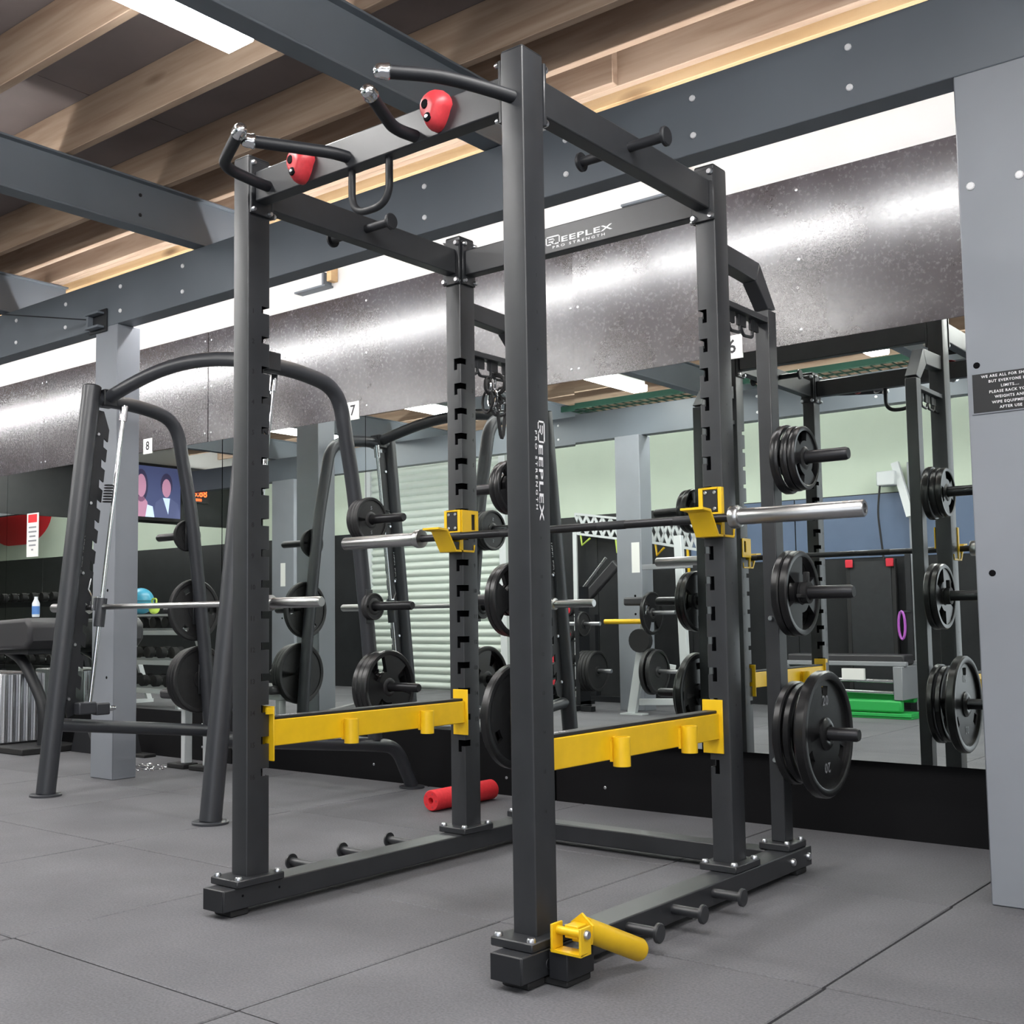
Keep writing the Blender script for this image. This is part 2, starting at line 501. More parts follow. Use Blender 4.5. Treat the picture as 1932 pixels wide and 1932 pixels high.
# ---------------------------------------------------------------- floor, walls, ceiling
XL, XR, YF, YB = -20.0, 5.0, -4.05, 2.56      # room: left, right, behind the camera, mirror wall
ZC = 3.55
def room():
    fl = structure(MB().box(XL, XR, YF, YB, -0.12, -0.02).build('floor', 'rubber'))
    s, ang, gx, gy = 1.029, -0.005, 0.6929, 0.4802
    tile_me = None
    for i in range(-17, 5):
        for j in range(-5, 3):
            x0, y0 = gx + s * i, gy + s * j
            y1 = min(y0 + s, YB - 0.02)
            if x0 < XL - 0.9 or x0 > XR - 0.2 or y0 < YF - 0.9 or y1 - y0 < 0.1: continue
            full = y1 - y0 > s - 1e-6
            if full and tile_me:
                o = bpy.data.objects.new('floor_tile', tile_me); C.objects.link(o); o.parent = fl
            else:
                g = 0.0042
                o = MB().box(g, s - g, g, y1 - y0 - g, -0.018, 0).build('floor_tile', 'floor_rubber', fl, bevel=0)
                bm = bmesh.new(); bm.from_mesh(o.data)
                ed = [e for e in bm.edges if all(v.co.z > -0.001 for v in e.verts)]
                bmesh.ops.bevel(bm, geom=ed, offset=0.003, segments=1, affect='EDGES')
                bm.to_mesh(o.data); bm.free()
                if full: tile_me = o.data
            o.location = (x0, y0, 0 - 0.0012 * rnd.random()); o.rotation_euler = (0, 0, ang + rnd.uniform(-0.0006, 0.0006))
    # mirror wall: white board wall, black kick board, black film-faced panels above the mirror
    wb = structure(MB().box(XL, XR, YB, YB + 0.12, -0.12, ZC + 0.1).build('wall_back', 'white_wall'))
    kb = [(XL, -5.6), (-5.59, -3.06), (-3.05, -0.51), (-0.50, 1.95), (1.96, XR)]
    base = structure(MB().box(XL, XR, 2.548, 2.56, -0.019, 0.30).build('baseboard_back', 'kick_black'))
    for a, b in kb:
        k = MB().box(a + 0.002, b, 2.520, 2.5479, -0.004, 0.318).build('kick_panel', 'kick_black', base, bevel=0.002)
        scr = MB()
        for q in (0.12, 0.5, 0.88):
            bolt(scr, (a + (b - a) * q, 2.520, 0.09), -Y, 0.008, 0.003); bolt(scr, (a + (b - a) * q, 2.520, 0.24), -Y, 0.008, 0.003)
        scr.build('screw', 'zinc', k)['kind'] = 'stuff'
    for a, b, y in ((XL, -5.392, 2.520), (-5.388, -3.322, 2.518), (-3.318, -0.325, 2.520), (-0.312, 2.10, 2.477), (2.104, XR, 2.477)):
        z0 = 2.145 if y > 2.5 else 2.132
        z1 = 2.905 if y > 2.5 else 2.890
        o = MB().box(a, b, y, YB - 0.001, z0, z1).build('wall_panel', 'film_panel', wb, bevel=0.0015)
        scr = MB()
        for q in (a + 0.03, (a + b) / 2, b - 0.03):
            for z in (z0 + 0.06, (z0 + z1) / 2, z1 - 0.06): bolt(scr, (q, y, z), -Y, 0.007, 0.002)
        scr.build('screw', 'zinc', o)['kind'] = 'stuff'
    m = thing('wall_mirror', 'long mirror in butted panes fixed along the wall below the glossy black panels', 'mirror', (0, 2.5, 0.31))
    for a, b, y in ((XL, -8.3, 2.52), (-8.296, -5.93, 2.52), (-5.926, -3.17, 2.52), (-3.162, -1.835, 2.52), (-1.831, -0.325, 2.52), (-0.312, 1.60, 2.477), (1.604, XR, 2.477)):
        MB().box(a, b, y - 2.5, y + 0.006 - 2.5, 0.008, (2.145 if y > 2.5 else 2.132) - 0.31).build('mirror_pane', 'mirror', m, flat=True)
        MB().box(a, b, y + 0.0062 - 2.5, 0.058, 0.008, (2.145 if y > 2.5 else 2.132) - 0.31).build('backing_board', 'kick_black', m)
    # the wall facing the mirror, seen only in it
    # unseen opening added behind the camera, lets the world light fill the hall
    wf = structure(MB().box(XL, 0.9, YF - 0.12, YF, 0, ZC + 0.1).box(0.9, XR, YF - 0.12, YF, 3.1, ZC + 0.1).build('wall_front', 'green_wall'))
    xs = [XL, -16.4, -13.6, -10.8, -8.25, None, -5.55, -4.35, -3.15, -1.95, -0.75, 0.89]
    for i in range(len(xs) - 1):
        if xs[i] is None or xs[i + 1] is None: continue
        o = MB().box(xs[i] + 0.003, xs[i + 1] - 0.003, YF + 0.001, YF + 0.018, 0, 2.11).build('wall_panel', 'wainscot', wf, bevel=0.002)
        if -3.2 < xs[i] < -0.7:
            MB().box(xs[i] + 0.006, xs[i + 1] - 0.006, YF + 0.019, YF + 0.026, 1.48, 2.10).build('blue_sheen_panel', 'slate_blue', wf, bevel=0.002)  # blue boards put the glossy wainscot's bluish reflection into colour
    structure(MB().box(XL - 0.12, XL, YF, YB, 0, ZC + 0.1).build('wall_left', 'green_wall'))
    # bulkhead hanging across the hall, black boards below a white band
    bh = structure(MB().box(-10.72, -10.63, YF, 1.58, 2.32, ZC).build('wall_bulkhead', 'white_wall'))
    for a, b in ((YF, -2.0), (-1.996, 0.2), (0.204, 1.58)):
        MB().box(-10.629, -10.60, a, b, 2.30, 3.14).build('wall_panel', 'wainscot', bh, bevel=0.002)
    structure(MB().box(XR, XR + 0.12, YF, YB, 0, ZC + 0.1).build('wall_right', 'white_wall'))
    # ceiling: deck boards on joists
    ce = structure(MB().box(XL, XR, YF, YB, ZC + 0.03, ZC + 0.10).build('ceiling', 'deck'))
    x = XL
    while x < XR - 0.1:
        for a, b in ((YF, -1.65), (-1.645, 0.75), (0.755, YB)):
            MB().box(x + 0.002, min(x + 1.196, XR), a, b, ZC + 0.001, ZC + 0.03).build('deck_panel', 'deck', ce, bevel=0.0015)
        x += 1.2
    jm = MB().box(-(XR - XL) / 2, (XR - XL) / 2, -0.0225, 0.0225, 0, 0.238).build('joist', 'pine', ce, bevel=0.003)
    mid = (XL + XR) / 2
    jm.location = (mid, 0.15, 3.312)
    for y in (-4.02, -3.45, -2.85, -2.25, -1.65, -1.05, -0.45, 0.75, 1.35, 1.66, 1.98):
        put(jm, 'joist', ce, (mid + rnd.uniform(-0.01, 0.01), y, 3.312))
    # pale timber plates between the last joist and the wall
    for y0, y1, z0, z1 in ((2.10, 2.145, 3.312, 3.50), (2.30, 2.345, 3.27, 3.46), (2.505, 2.555, 3.20, 3.50)):
        o = MB().box(-(XR - XL) / 2, (XR - XL) / 2, 0, y1 - y0, 0, z1 - z0).build('wall_plate', 'pine_pale', ce, bevel=0.003)
        o.location = (mid, y0, z0)
    # splice boards lapped in front of the last joist, a blocking piece further back
    for a, b in ((-6.6, -2.97), (-1.9, 0.30), (2.4, 4.8)):
        sp = MB().box(-(b - a) / 2, (b - a) / 2, -0.0225, 0.0225, 0, 0.236).build('splice_board', 'pine', ce, bevel=0.003)
        sp.location = ((a + b) / 2, 1.933, 3.313)
    nb = MB().box(-0.0225, 0.0225, 0.023, 0.60, 0.002, 0.236).build('blocking', 'pine', ce, bevel=0.002)
    nb.location = (-5.4, -0.45, 3.312)
    put(nb, 'blocking', ce, (2.6, -0.45, 3.312))
room()

def steel():
    def ibeam(x, label):
        t = thing('steel_cross_beam', label, 'beam', (x, 0, 3.04), group='cross beams on top of the long beams')
        MB().box(-0.012, 0.012, YF, 2.05, 0.0112, 0.2568).build('web', 'steel_paint', t)
        MB().box(-0.05, 0.05, YF, 2.05, 0.0, 0.011).build('flange', 'steel_paint', t, bevel=0.002)
        MB().box(-0.05, 0.05, YF, 2.05, 0.257, 0.268).build('flange', 'steel_paint', t, bevel=0.002)
        b = Bolts()
        for y in (-1.2, 0.0, 1.2):
            for z in (0.08, 0.19): bolt(b, (0.012, y, z), X, 0.010, 0.006)
        b.build('', 'black_print', t)
        return t
    for x, l in ((1.95, 'grey steel cross beam nearest the wide grey column'), (-0.15, 'grey steel cross beam beside the near ceiling light, over the power rack'),
                 (-2.25, 'grey steel cross beam second along, over the gap between the two machines'), (-4.35, 'grey steel cross beam over the far end of the smith machine'),
                 (-6.45, 'grey steel cross beam beyond the smith machine'), (-8.55, 'grey steel cross beam at the far end of the hall')):
        ibeam(x, l)
    def long_beam(y0, y1, label, bx, face):
        t = thing('steel_beam', label, 'beam', (0, y0, 2.74))
        MB().box(XL, XR, 0, y1 - y0, 0, 0.297).build('beam_body', 'steel_paint', t, bevel=0.003)
        proto = None
        for x in bx:
            for z in (0.072, 0.222):
                if proto is None:
                    proto = bolt(MB(), (0, 0, 0), -Y if face < 0 else Y, 0.013, 0.008).build('bolt', 'white_print', t)
                    proto.location = (x, -0.0005 if face < 0 else y1 - y0 + 0.0005, z)
                else:
                    put(proto, 'bolt', t, (x, -0.0005 if face < 0 else y1 - y0 + 0.0005, z))
    long_beam(1.60, 1.72, 'long grey steel beam in front of the mirror wall, on the two grey columns', (-7.8, -7.2, -5.6, -4.2, -3.6, -3.0, -2.39, -0.55, 0.25, 0.85, 1.47), -1)
    long_beam(-2.80, -2.68, 'long grey steel beam on the far side of the hall, seen in the mirror', (-4.6, -4.0, -2.3, -1.7, -0.6, 0.2, 1.0), 1)
    def column(x0, x1, y0, y1, label, marks, m='column_paint'):
        t = thing('steel_column', label, 'column', (x0, y0, 0))
        MB().box(0, x1 - x0, 0, y1 - y0, 0, 2.74).build('column_body', m, t, bevel=0.004)
        for (x, z, mt, r) in marks:
            bolt(MB(), (x - x0, -0.0005, z), -Y, r, 0.006 if mt != 'hole_dark' else 0.001).build('bolt' if mt != 'hole_dark' else 'bolt_hole', mt, t)
        return t
    column(-3.26, -3.03, 1.60, 1.765, 'slim grey steel column behind the smith machine', ((-3.10, 1.12, 'hole_dark', .009), (-3.10, 0.60, 'hole_dark', .009)))
    column(1.82, 2.30, 1.60, 1.80, 'wide pale grey steel column carrying the small black notice', ((1.86, 2.35, 'white_print', .014), (2.01, 2.35, 'white_print', .014), (1.852, 1.745, 'hole_dark', .011), (1.87, 1.06, 'hole_dark', .011)))
    for x0, x1, l in ((-3.22, -2.94, 'grey column seen in the mirror under the far long beam, mid hall'), (-8.5, -8.08, 'grey column seen in the mirror beside the roller door'), (1.9, 2.2, 'grey column behind the camera side')):
        if x0 > 1: continue
        t = column(x0, x1, -2.84, -2.62, l, ())
        b = Bolts('bolt_hole')
        for z in (1.13, 0.95): bolt(b, (0.20, 0.2205, z), Y, 0.012, 0.002)
        b.build('', 'hole_dark', t)
        MB().box(0.17, 0.26, 0.2202, 0.222, 1.36, 1.66).build('paper_note', 'paper', t)
    # cleat on the beam above the slim column with a cable
    t = thing('steel_cleat', 'small black steel cleat with a cable bolted to the long beam above the slim column', 'bracket', (-3.22, 1.598, 2.78))
    MB().box(-0.09, 0.09, -0.012, 0, -0.07, 0.07).build('plate', 'powder_dark', t, bevel=0.002)
    MB().box(-0.07, 0.07, -0.06, -0.012, -0.05, -0.036).box(-0.07, 0.07, -0.06, -0.012, 0.036, 0.05).box(-0.07, -0.05, -0.05, -0.012, -0.036, 0.036).build('lug', 'steel_paint', t, bevel=0.002)
    MB().tube([(-0.07, -0.03, 0.02), (-0.6, -0.5, 0.07), (-2.4, -2.1, 0.24)], 0.004, 6).build('cable', 'powder_dark', t)
    # timber ends with steel angles on the white wall above the panels
    for x, z, l in ((0.10, 2.975, 'short steel angle and timber block on the white wall over the logo bar'), (-2.30, 2.99, 'short steel angle and timber block on the white wall over the smith machine')):
        t = thing('wall_bracket', l, 'bracket', (x, 2.559, z), group='timber blocks with steel angles')
        MB().box(-0.12, 0.16, -0.075, 0, 0, 0.012).box(0.13, 0.145, -0.075, 0, 0.012, 0.09).build('steel_angle', 'steel_paint', t, bevel=0.002)
        MB().box(0.16, 0.20, -0.06, 0, 0.03, 0.16).build('timber_block', 'pine_pale', t, bevel=0.002)
steel()

def lights():
    def fixture(x, y0, label, L=1.2, z=3.085):
        t = thing('ceiling_light', label, 'light', (x, y0, z), group='strip lights under the joists')
        MB().prism([(-0.070, 0), (0.070, 0), (0.078, 0.012), (0.078, 0.058), (-0.078, 0.058), (-0.078, 0.012)], (0, 0, 0), X, Z, Y * L).build('diffuser', 'lamp', t)
        MB().box(-0.06, 0.06, 0.01, L - 0.01, 0.0585, 0.10).build('housing', 'white_metal', t, bevel=0.003)
        MB().tube([(0, 0.15, 0.10), (0, 0.15, 0.226)], 0.005, 6).tube([(0, L - 0.15, 0.10), (0, L - 0.15, 0.226)], 0.005, 6).build('hanger', 'zinc', t)
        return t
    fixture(-0.35, -0.88, 'near ceiling strip light beside the cross beam over the power rack')
    for x, l in ((-8.8, 'farthest added strip light of the near row, out of view'), (-6.7, 'added unseen strip light of the near row past the far end of the smith machine'), (-4.6, 'added unseen strip light of the near row before the smith machine'),
                 (-2.5, 'added strip light of the near row just outside the picture'), (1.75, 'added unseen strip light of the near row over the wide column'), (3.9, 'added unseen strip light of the near row beyond the wide column')):
        fixture(x, -0.88, l)  # unseen near-row fixtures, added to brighten the hall
    for x, l in ((-7.0, 'fourth strip light along the hall, seen in the mirror'), (-4.9, 'third strip light along the hall, seen in the mirror'),
                 (-2.72, 'second strip light along the hall, seen in the mirror'), (-0.42, 'first strip light of the far row, seen in the mirror by the storage posts'),
                 (1.75, 'added unseen strip light of the far row behind the camera'), (3.9, 'added unseen strip light of the far row beyond the camera')):  # last two fixtures are added fill, out of view
        fixture(x, -2.30, l)
    # tube lights lying behind the long beam, they wash the white wall and the glossy panels
    x = -11.2
    n = 0
    while x < 1.6:
        t = thing('tube_light', 'slim tube light hidden behind the long beam, washing the white wall', 'light', (x, 1.80, 2.87), group='tube lights behind the long beam')
        MB().tube([(0, 0, 0), (1.15, 0, 0)], 0.014, 10).build('tube', 'tube_lamp', t)
        MB().box(0.0, 1.15, -0.08, -0.018, -0.02, 0.02).build('batten', 'white_metal', t)
        MB().box(0.1, 0.14, -0.018, -0.013, -0.012, 0.012).box(1.01, 1.05, -0.018, -0.013, -0.012, 0.012).build('clip', 'zinc', t)
        x += 1.22
    x = -16.0
    while x < 0.0:  # hidden tubes added to brighten the far green wall
        t = thing('tube_light', 'added slim tube light hidden behind the far long beam to brighten the green wall', 'light', (x, -2.88, 2.87), group='added tube lights behind the far long beam')
        MB().tube([(0, 0, 0), (1.15, 0, 0)], 0.014, 10).build('tube', 'tube_lamp', t)
        MB().box(0.0, 1.15, 0.018, 0.08, -0.02, 0.02).build('batten', 'white_metal', t)
        x += 1.30
    for x in (-13.2, -16.2): fixture(x, -2.30, '%s added strip light past the black bulkhead, out of view' % ('nearer' if x > -14 else 'farther'))  # unseen fixtures added to light the far left end
lights()
# ---------------------------------------------------------------- the power rack
RS = 1.027                                   # rack units to metres
RO = Vector((-0.0791, 0.0651, -0.0252))
def RK(x, y, z): return tuple(Vector((x, y, z)) * RS + RO)
RW, RD, RT, RTY, RH, RZ = 1.111, 1.088, 0.074, 0.0945, 2.452, 0.135
SLOTS = [1.95 - 0.1 * i for i in range(16)]

def rounded_rect(x0, x1, y0, y1, r, n=3):
    out = []
    for cx, cy, a in ((x1 - r, y1 - r, 0), (x0 + r, y1 - r, 90), (x0 + r, y0 + r, 180), (x1 - r, y0 + r, 270)):
        for k in range(n + 1):
            t = math.radians(a + 90 * k / n); out.append((cx + r * math.cos(t), cy + r * math.sin(t)))
    return out

def upright(parent, ox, oy, side, front):
    """square tube with sixteen keyhole slots cut through one corner; side +1: slots on the +x face; front +1: slots on the -y face"""
    w = 0.0035
    a = rounded_rect(0, RT, 0, RTY, 0.006); b = rounded_rect(w, RT - w, w, RTY - w, 0.003)
    mb = MB(); n = len(a)
    for z in (RZ, RH):
        mb.v += [(x, y, z) for x, y in a] + [(x, y, z) for x, y in b]
    for i in range(n):
        j = (i + 1) % n
        mb.f += [[i, j, 2 * n + j, 2 * n + i], [n + i, 3 * n + i, 3 * n + j, n + j], [i, n + i, n + j, j], [2 * n + i, 2 * n + j, 3 * n + j, 3 * n + i]]
    o = mb.build('upright', 'powder', None, sharp=25)
    ch, cd = MB(), MB()
    xs = (RT - 0.034, RT + 0.01) if side > 0 else (-0.01, 0.034)
    ys = (-0.01, 0.036) if front > 0 else (RTY - 0.036, RTY + 0.01)
    for z in SLOTS:
        ch.box(*xs, *ys, z - 0.012, z + 0.012)
        dx = (RT - 0.034, RT - 0.018) if side > 0 else (0.018, 0.034)
        dy = (-0.01, 0.010) if front > 0 else (RTY - 0.010, RTY + 0.01)
        cd.box(*dx, *dy, z - 0.034, z - 0.010)
    cuts = []
    for c in (ch, cd):
        co = c.build('cut', 'powder', None, flat=True, fix=True); cuts.append(co)
        md = o.modifiers.new('b', 'BOOLEAN'); md.operation = 'DIFFERENCE'; md.solver = 'EXACT'; md.object = co
    dg = bpy.context.evaluated_depsgraph_get(); dg.update()
    me = bpy.data.meshes.new_from_object(o.evaluated_get(dg))
    o.modifiers.clear(); o.data = me
    me.polygons.foreach_set('use_smooth', [True] * len(me.polygons)); me.set_sharp_from_angle(angle=math.radians(25))
    for co in cuts: bpy.data.objects.remove(co)
    o.parent = parent; o.location = (ox, oy, 0)
    cap = MB(); cap.prism([(p[0], p[1]) for p in rounded_rect(0.001, RT - 0.001, 0.001, RTY - 0.001, 0.006)], (0, 0, RH), X, Y, Z * 0.006)
    cap.build('end_cap', 'powder_dark', o, bevel=0.002)
    cx = (0.0045, RT - 0.037) if side > 0 else (0.037, RT - 0.0045)
    MB().box(*cx, 0.0045, RTY - 0.0045, RZ + 0.01, RH - 0.01).build('shade_core', 'hole_dark', o, flat=True)  # black insert, paints the shade inside the hollow tube
    nm = MB()
    for i, z in enumerate(SLOTS):
        if side > 0:
            nm.text(str(i + 1), (RT, 0.022 if front < 0 else RTY - 0.022, z - 0.012), Y, Z, 0.022)
        nm.text(str(i + 1), (RT if side < 0 else 0, RTY / 2, z - 0.012), Y if side < 0 else -Y, Z, 0.012)
    nm.build('number_marks', 'black_print', o, flat=True, fix=False)
    bp = MB().box(-0.026, RT + 0.030, -0.062 if front < 0 else -0.045, RTY + 0.038, 0.1115, RZ - 0.0005)
    bo = bp.build('base_plate', 'powder', o, bevel=0.003)
    bb = Bolts()
    for px in (-0.012, RT + 0.016):
        for py in ((-0.045) if front < 0 else -0.03, RTY + 0.02): bolt(bb, (px, py, RZ - 0.0005), Z, 0.012, 0.010)
    bb.build('bolts', 'zinc', o)
    return o

def rack():
    R = thing('power_rack', 'large dark charcoal power rack in the foreground with multi-grip pull-up bar', 'power rack', tuple(RO), scale=RS)
    A = upright(R, 0, 0, +1, -1); B = upright(R, RW, 0, -1, -1)
    Cc = upright(R, 0, RD, +1, +1); D = upright(R, RW, RD, -1, +1)
    # lettering on the near upright and on the rear beam
    def logo(parent, o, u, v, k):
        # k: height of the plain letters; o: lower left of the boxed R
        m = MB()
        th = 0.24 * k
        W, H = 2.9 * k, 1.42 * k
        m.stroke([(0.95 * k, 0), (0, 0), (0, H), (W, H), (W, 0), (1.75 * k, 0)], th, o, u, v)
        m.stroke([(0.62 * k, 0.98 * k), (1.75 * k, 0.98 * k), (1.75 * k, 0.50 * k), (0.62 * k, 0.50 * k)], th * 0.8, o, u, v)
        m.stroke([(1.05 * k, 0.45 * k), (1.75 * k, 0.0)], th * 0.8, o, u, v)
        m.text_box('EEPLEX', o, u, v, 3.35 * k, 14.2 * k, 0.0, 1.0 * k, 1.08)
        m.text_box('PRO STRENGTH', o, u, v, 1.4 * k, 12.6 * k, -0.85 * k, -0.36 * k, 1.5)
        m.build('logo_print', 'white_print', parent, flat=True, fix=False)
    logo(B, (RT, 0.044, 1.446), -Z, Y, 0.0185)
    # side beams with end flanges
    def flange(parent, x0, x1, y0, y1, z0, z1, d):
        MB().box(x0, x1, y0, y1, z0, z1).build('flange_plate', 'powder', parent, bevel=0.002)
    for sx, x0 in ((1, 1.1205), (-1, 0.0125)):
        bm = MB().box(x0, x0 + 0.052, RTY + 0.012, RD - 0.012, 2.300, 2.400).build('side_beam', 'powder', R, bevel=0.004, seg=2)
        for y0, y1 in ((RTY + 0.0005, RTY + 0.0115), (RD - 0.0115, RD - 0.0005)):
            flange(bm, x0 - 0.016, x0 + 0.068, y0, y1, 2.262, 2.438, 0)
        bb = Bolts()
        for xx in (x0 - 0.006, x0 + 0.058):
            for zz in (2.275, 2.425):
                bolt(bb, (xx, RD - 0.012, zz), -Y, 0.011, 0.012); bolt(bb, (xx, RTY + 0.012, zz), Y, 0.011, 0.012)
        bb.build('bolts', 'zinc', bm)
        for d in (1, -1):
            xo = x0 + 0.052 if d > 0 else x0
            out = (sx > 0) == (d > 0)
            L = 0.118
            pg = MB().tube([(xo - d * 0.002, 0.565, 2.352), (xo + d * L, 0.565, 2.352)], 0.0155, 16)
            pg.lathe([(0, 0.012), (0.026, 0.012), (0.030, 0.008), (0.030, 0), (0, 0)], (xo + d * L, 0.565, 2.352), X * d, 24)
            pg.build('band_peg', 'powder_dark', bm)
    # rear beam with logo
    rb = MB().box(RT + 0.012, RW - 0.012, 1.1085, 1.160, 2.296, 2.398).build('rear_beam', 'powder', R, bevel=0.004, seg=2)
    for x0, x1 in ((RT + 0.0005, RT + 0.0115), (RW - 0.0115, RW - 0.0005)): flange(rb, x0, x1, 1.095, 1.176, 2.262, 2.438, 0)
    bb = Bolts()
    for xx, dd in ((RT + 0.012, X), (RW - 0.012, -X)):
        for yy in (1.103, 1.168):
            for zz in (2.275, 2.425): bolt(bb, (xx, yy, zz), dd, 0.009, 0.012)
    bb.build('bolts', 'zinc', rb)
    logo(rb, (0.482, 1.1085, 2.330), X, Z, 0.0205)
    # pull-up bar
    pb = MB().box(RT + 0.012, RW - 0.012, 0.0185, 0.072, 2.300, 2.400).build('pull_up_beam', 'powder', R, bevel=0.004, seg=2)
    for x0, x1 in ((RT + 0.0005, RT + 0.0115), (RW - 0.0115, RW - 0.0005)): flange(pb, x0, x1, 0.004, 0.090, 2.262, 2.438, 0)
    bb = Bolts()
    for xx, dd in ((RT + 0.012, X), (RW - 0.012, -X)):
        for yy in (0.010, 0.081):
            for zz in (2.272, 2.428): bolt(bb, (xx, yy, zz), dd, 0.008, 0.012)
    bb.build('bolts', 'zinc', pb)
    def handle(pts, r):
        p = smooth_path(pts, r, 7)
        h = MB().tube(p, 0.0182, 16).build('grip_handle', 'grip_foam', R)
        e = Vector(p[-1]); d = (e - Vector(p[-2])).normalized()
        MB().lathe([(0.0, 0.034), (0.010, 0.033), (0.018, 0.026), (0.021, 0.015), (0.0205, 0.004), (0.0225, 0.0), (0.0225, -0.006), (0.018, -0.010)], e, d, 20).build('end_cap', 'chrome', h)
    handle([(0.150, 0.03, 2.335), (0.150, -0.03, 2.335), (0.142, -0.165, 2.350), (0.378, -0.292, 2.350)], 0.06)
    handle([(0.512, 0.03, 2.335), (0.500, -0.035, 2.335), (0.357, -0.225, 2.350)], 0.05)
    handle([(0.790, 0.03, 2.320), (0.762, -0.045, 2.330), (0.830, -0.213, 2.352)], 0.06)
    handle([(1.150, 0.01, 2.322), (1.120, -0.055, 2.330), (1.045, -0.165, 2.352), (0.952, -0.280, 2.352)], 0.09)
    def hold(cx, cz):
        # pear-shaped climbing hold bulging off the beam
        o = MB(); n = 22; rings = [(1.0, 0.0), (1.03, 0.014), (0.96, 0.030), (0.80, 0.044), (0.55, 0.053), (0.28, 0.056)]
        def rad(a):
            x, z = math.cos(a), math.sin(a)
            return 0.050 * (1 + 0.16 * z + 0.10 * math.cos(2 * a) * (-1) + 0.05 * math.sin(3 * a + 0.6))
        for k, (s, h) in enumerate(rings):
            for i in range(n):
                a = 2 * PI * i / n; r = rad(a) * s
                dip = 0.008 * math.exp(-((math.cos(a) * r + 0.012) ** 2 + (math.sin(a) * r) ** 2) / 0.0006) if k > 2 else 0
                o.v.append((cx + r * math.cos(a) * (1.0 if math.sin(a) > 0 else 0.86), 0.0185 - h + dip, cz + r * math.sin(a) * 1.06))
        for k in range(len(rings) - 1):
            for i in range(n):
                j = (i + 1) % n; o.f.append([k * n + i, k * n + j, (k + 1) * n + j, (k + 1) * n + i])
        o.f.append([(len(rings) - 1) * n + i for i in range(n)])
        h = o.build('climbing_hold', 'climb_red', R, sharp=70)
        MB().lathe([(0, 0.0005), (0.0125, 0.0005), (0.015, -0.004)], (cx - 0.012, -0.0330, cz + 0.019), -Y, 18).build('finger_hole', 'hole_dark', h)  # dark disc on the surface, its colour stands for the hole's shade
        q = MB().lathe([(0, 0.0005), (0.0115, 0.0005), (0.014, -0.004)], (cx - 0.003, -0.0345, cz - 0.022), -Y, 18).build('bolt_hole', 'hole_dark', h)
        bolt(MB(), (cx - 0.003, -0.0352, cz - 0.022), -Y, 0.006, 0.004).build('bolt', 'zinc', h)
    hold(0.322, 2.348); hold(0.880, 2.358)
    MB().tube(smooth_path([(0.505, 0.045, 2.302), (0.505, 0.045, 2.16), (0.660, 0.045, 2.16), (0.660, 0.045, 2.302)], 0.078, 10), 0.0115, 14).build('rope_hook', 'powder_dark', R)
    # base rails, cross member, pegs, feet
    for sx, x0, xm in ((1, 1.120, 1.215), (-1, -0.003, 0.092)):
        rl = MB().box(x0, xm, -0.105, 1.630, 0.045, 0.111).build('base_rail', 'powder', R, bevel=0.004, seg=2)
        for ya, yb in ((-0.109, -0.1055), (1.6305, 1.634)): MB().box(x0 + 0.001, xm - 0.001, ya, yb, 0.046, 0.110).build('end_cap', 'powder_dark', rl, bevel=0.001)
        for ya, yb in ((-0.07, 0.0), (1.52, 1.60)): MB().box(x0 + 0.006, xm - 0.006, ya, yb, 0.0247, 0.0448).build('rubber_foot', 'rubber', rl, bevel=0.003)
        xo = xm if sx > 0 else x0
        pl, dz = (0.092, 0) if sx > 0 else (0.135, 0.008)
        for y in (0.385, 0.635, 0.885):
            p = MB().tube([(xo - sx * 0.001, y, 0.084 + dz), (xo + sx * pl, y, 0.084 + dz)], 0.0145, 14)
            p.lathe([(0, 0.010), (0.024, 0.010), (0.027, 0.007), (0.027, 0), (0, 0)], (xo + sx * pl, y, 0.084 + dz), X * sx, 22)
            p.build('band_peg', 'powder', rl)
        bb = Bolts()
        if sx > 0:
            for y in (1.47, 1.60): bolt(bb, (xo, y, 0.080), X, 0.014, 0.010)
        else:
            for y in (-0.03, 0.12): bolt(bb, (0.092, y, 0.085), X, 0.004, 0.002)
        bb.build('bolts', 'zinc' if sx > 0 else 'hole_dark', rl)
    MB().box(0.093, 1.119, 1.462, 1.550, 0.045, 0.110).build('cross_member', 'powder', R, bevel=0.004, seg=2)
    # stub under the landmine
    st = MB().box(1.256, 1.262, -0.030, 0.035, 0.047, 0.104).box(1.2625, 1.318, -0.058, 0.062, 0.042, 0.108).build('landmine_socket', 'powder_dark', R, bevel=0.004, seg=2)
    st.location = (-0.040, 0.055, 0)
    MB().box(1.236, 1.312, -0.052, 0.056, 0.0247, 0.0418).build('rubber_foot', 'rubber', st, bevel=0.003)
    bolt(MB(), (1.2558, -0.045, 0.074), -X, 0.013, 0.010).build('bolt', 'zinc', st)
    # storage frames behind the rear uprights
    for sx, x0 in ((1, 1.122), (-1, 0.0105)):
        x1 = x0 + 0.053
        def pr(poly, nm): return MB().prism(poly, (x0, 0, 0), Y, Z, X * (x1 - x0)).build(nm, 'powder', R, bevel=0.003, seg=2)
        po = MB().box(x0, x1, 1.510, 1.576, 0.136, 2.040).build('storage_post', 'powder', R, bevel=0.003, seg=2)
        pr([(1.183, 2.205), (1.452, 2.197), (1.415, 2.125), (1.183, 2.135)], 'top_arm')
        pr([(1.4525, 2.197), (1.5765, 2.050), (1.510, 2.0405), (1.416, 2.124)], 'angled_arm')
        sh = MB().box(x0 + 0.001, x1 - 0.001, 1.183, 1.509, 1.990, 2.012).build('hook_rail', 'powder', R, bevel=0.002)
        MB().box(x0 - 0.03, x1 + 0.03, 1.47, 1.615, 0.1115, 0.1355).build('base_plate', 'powder', po, bevel=0.003)
        bb = Bolts()
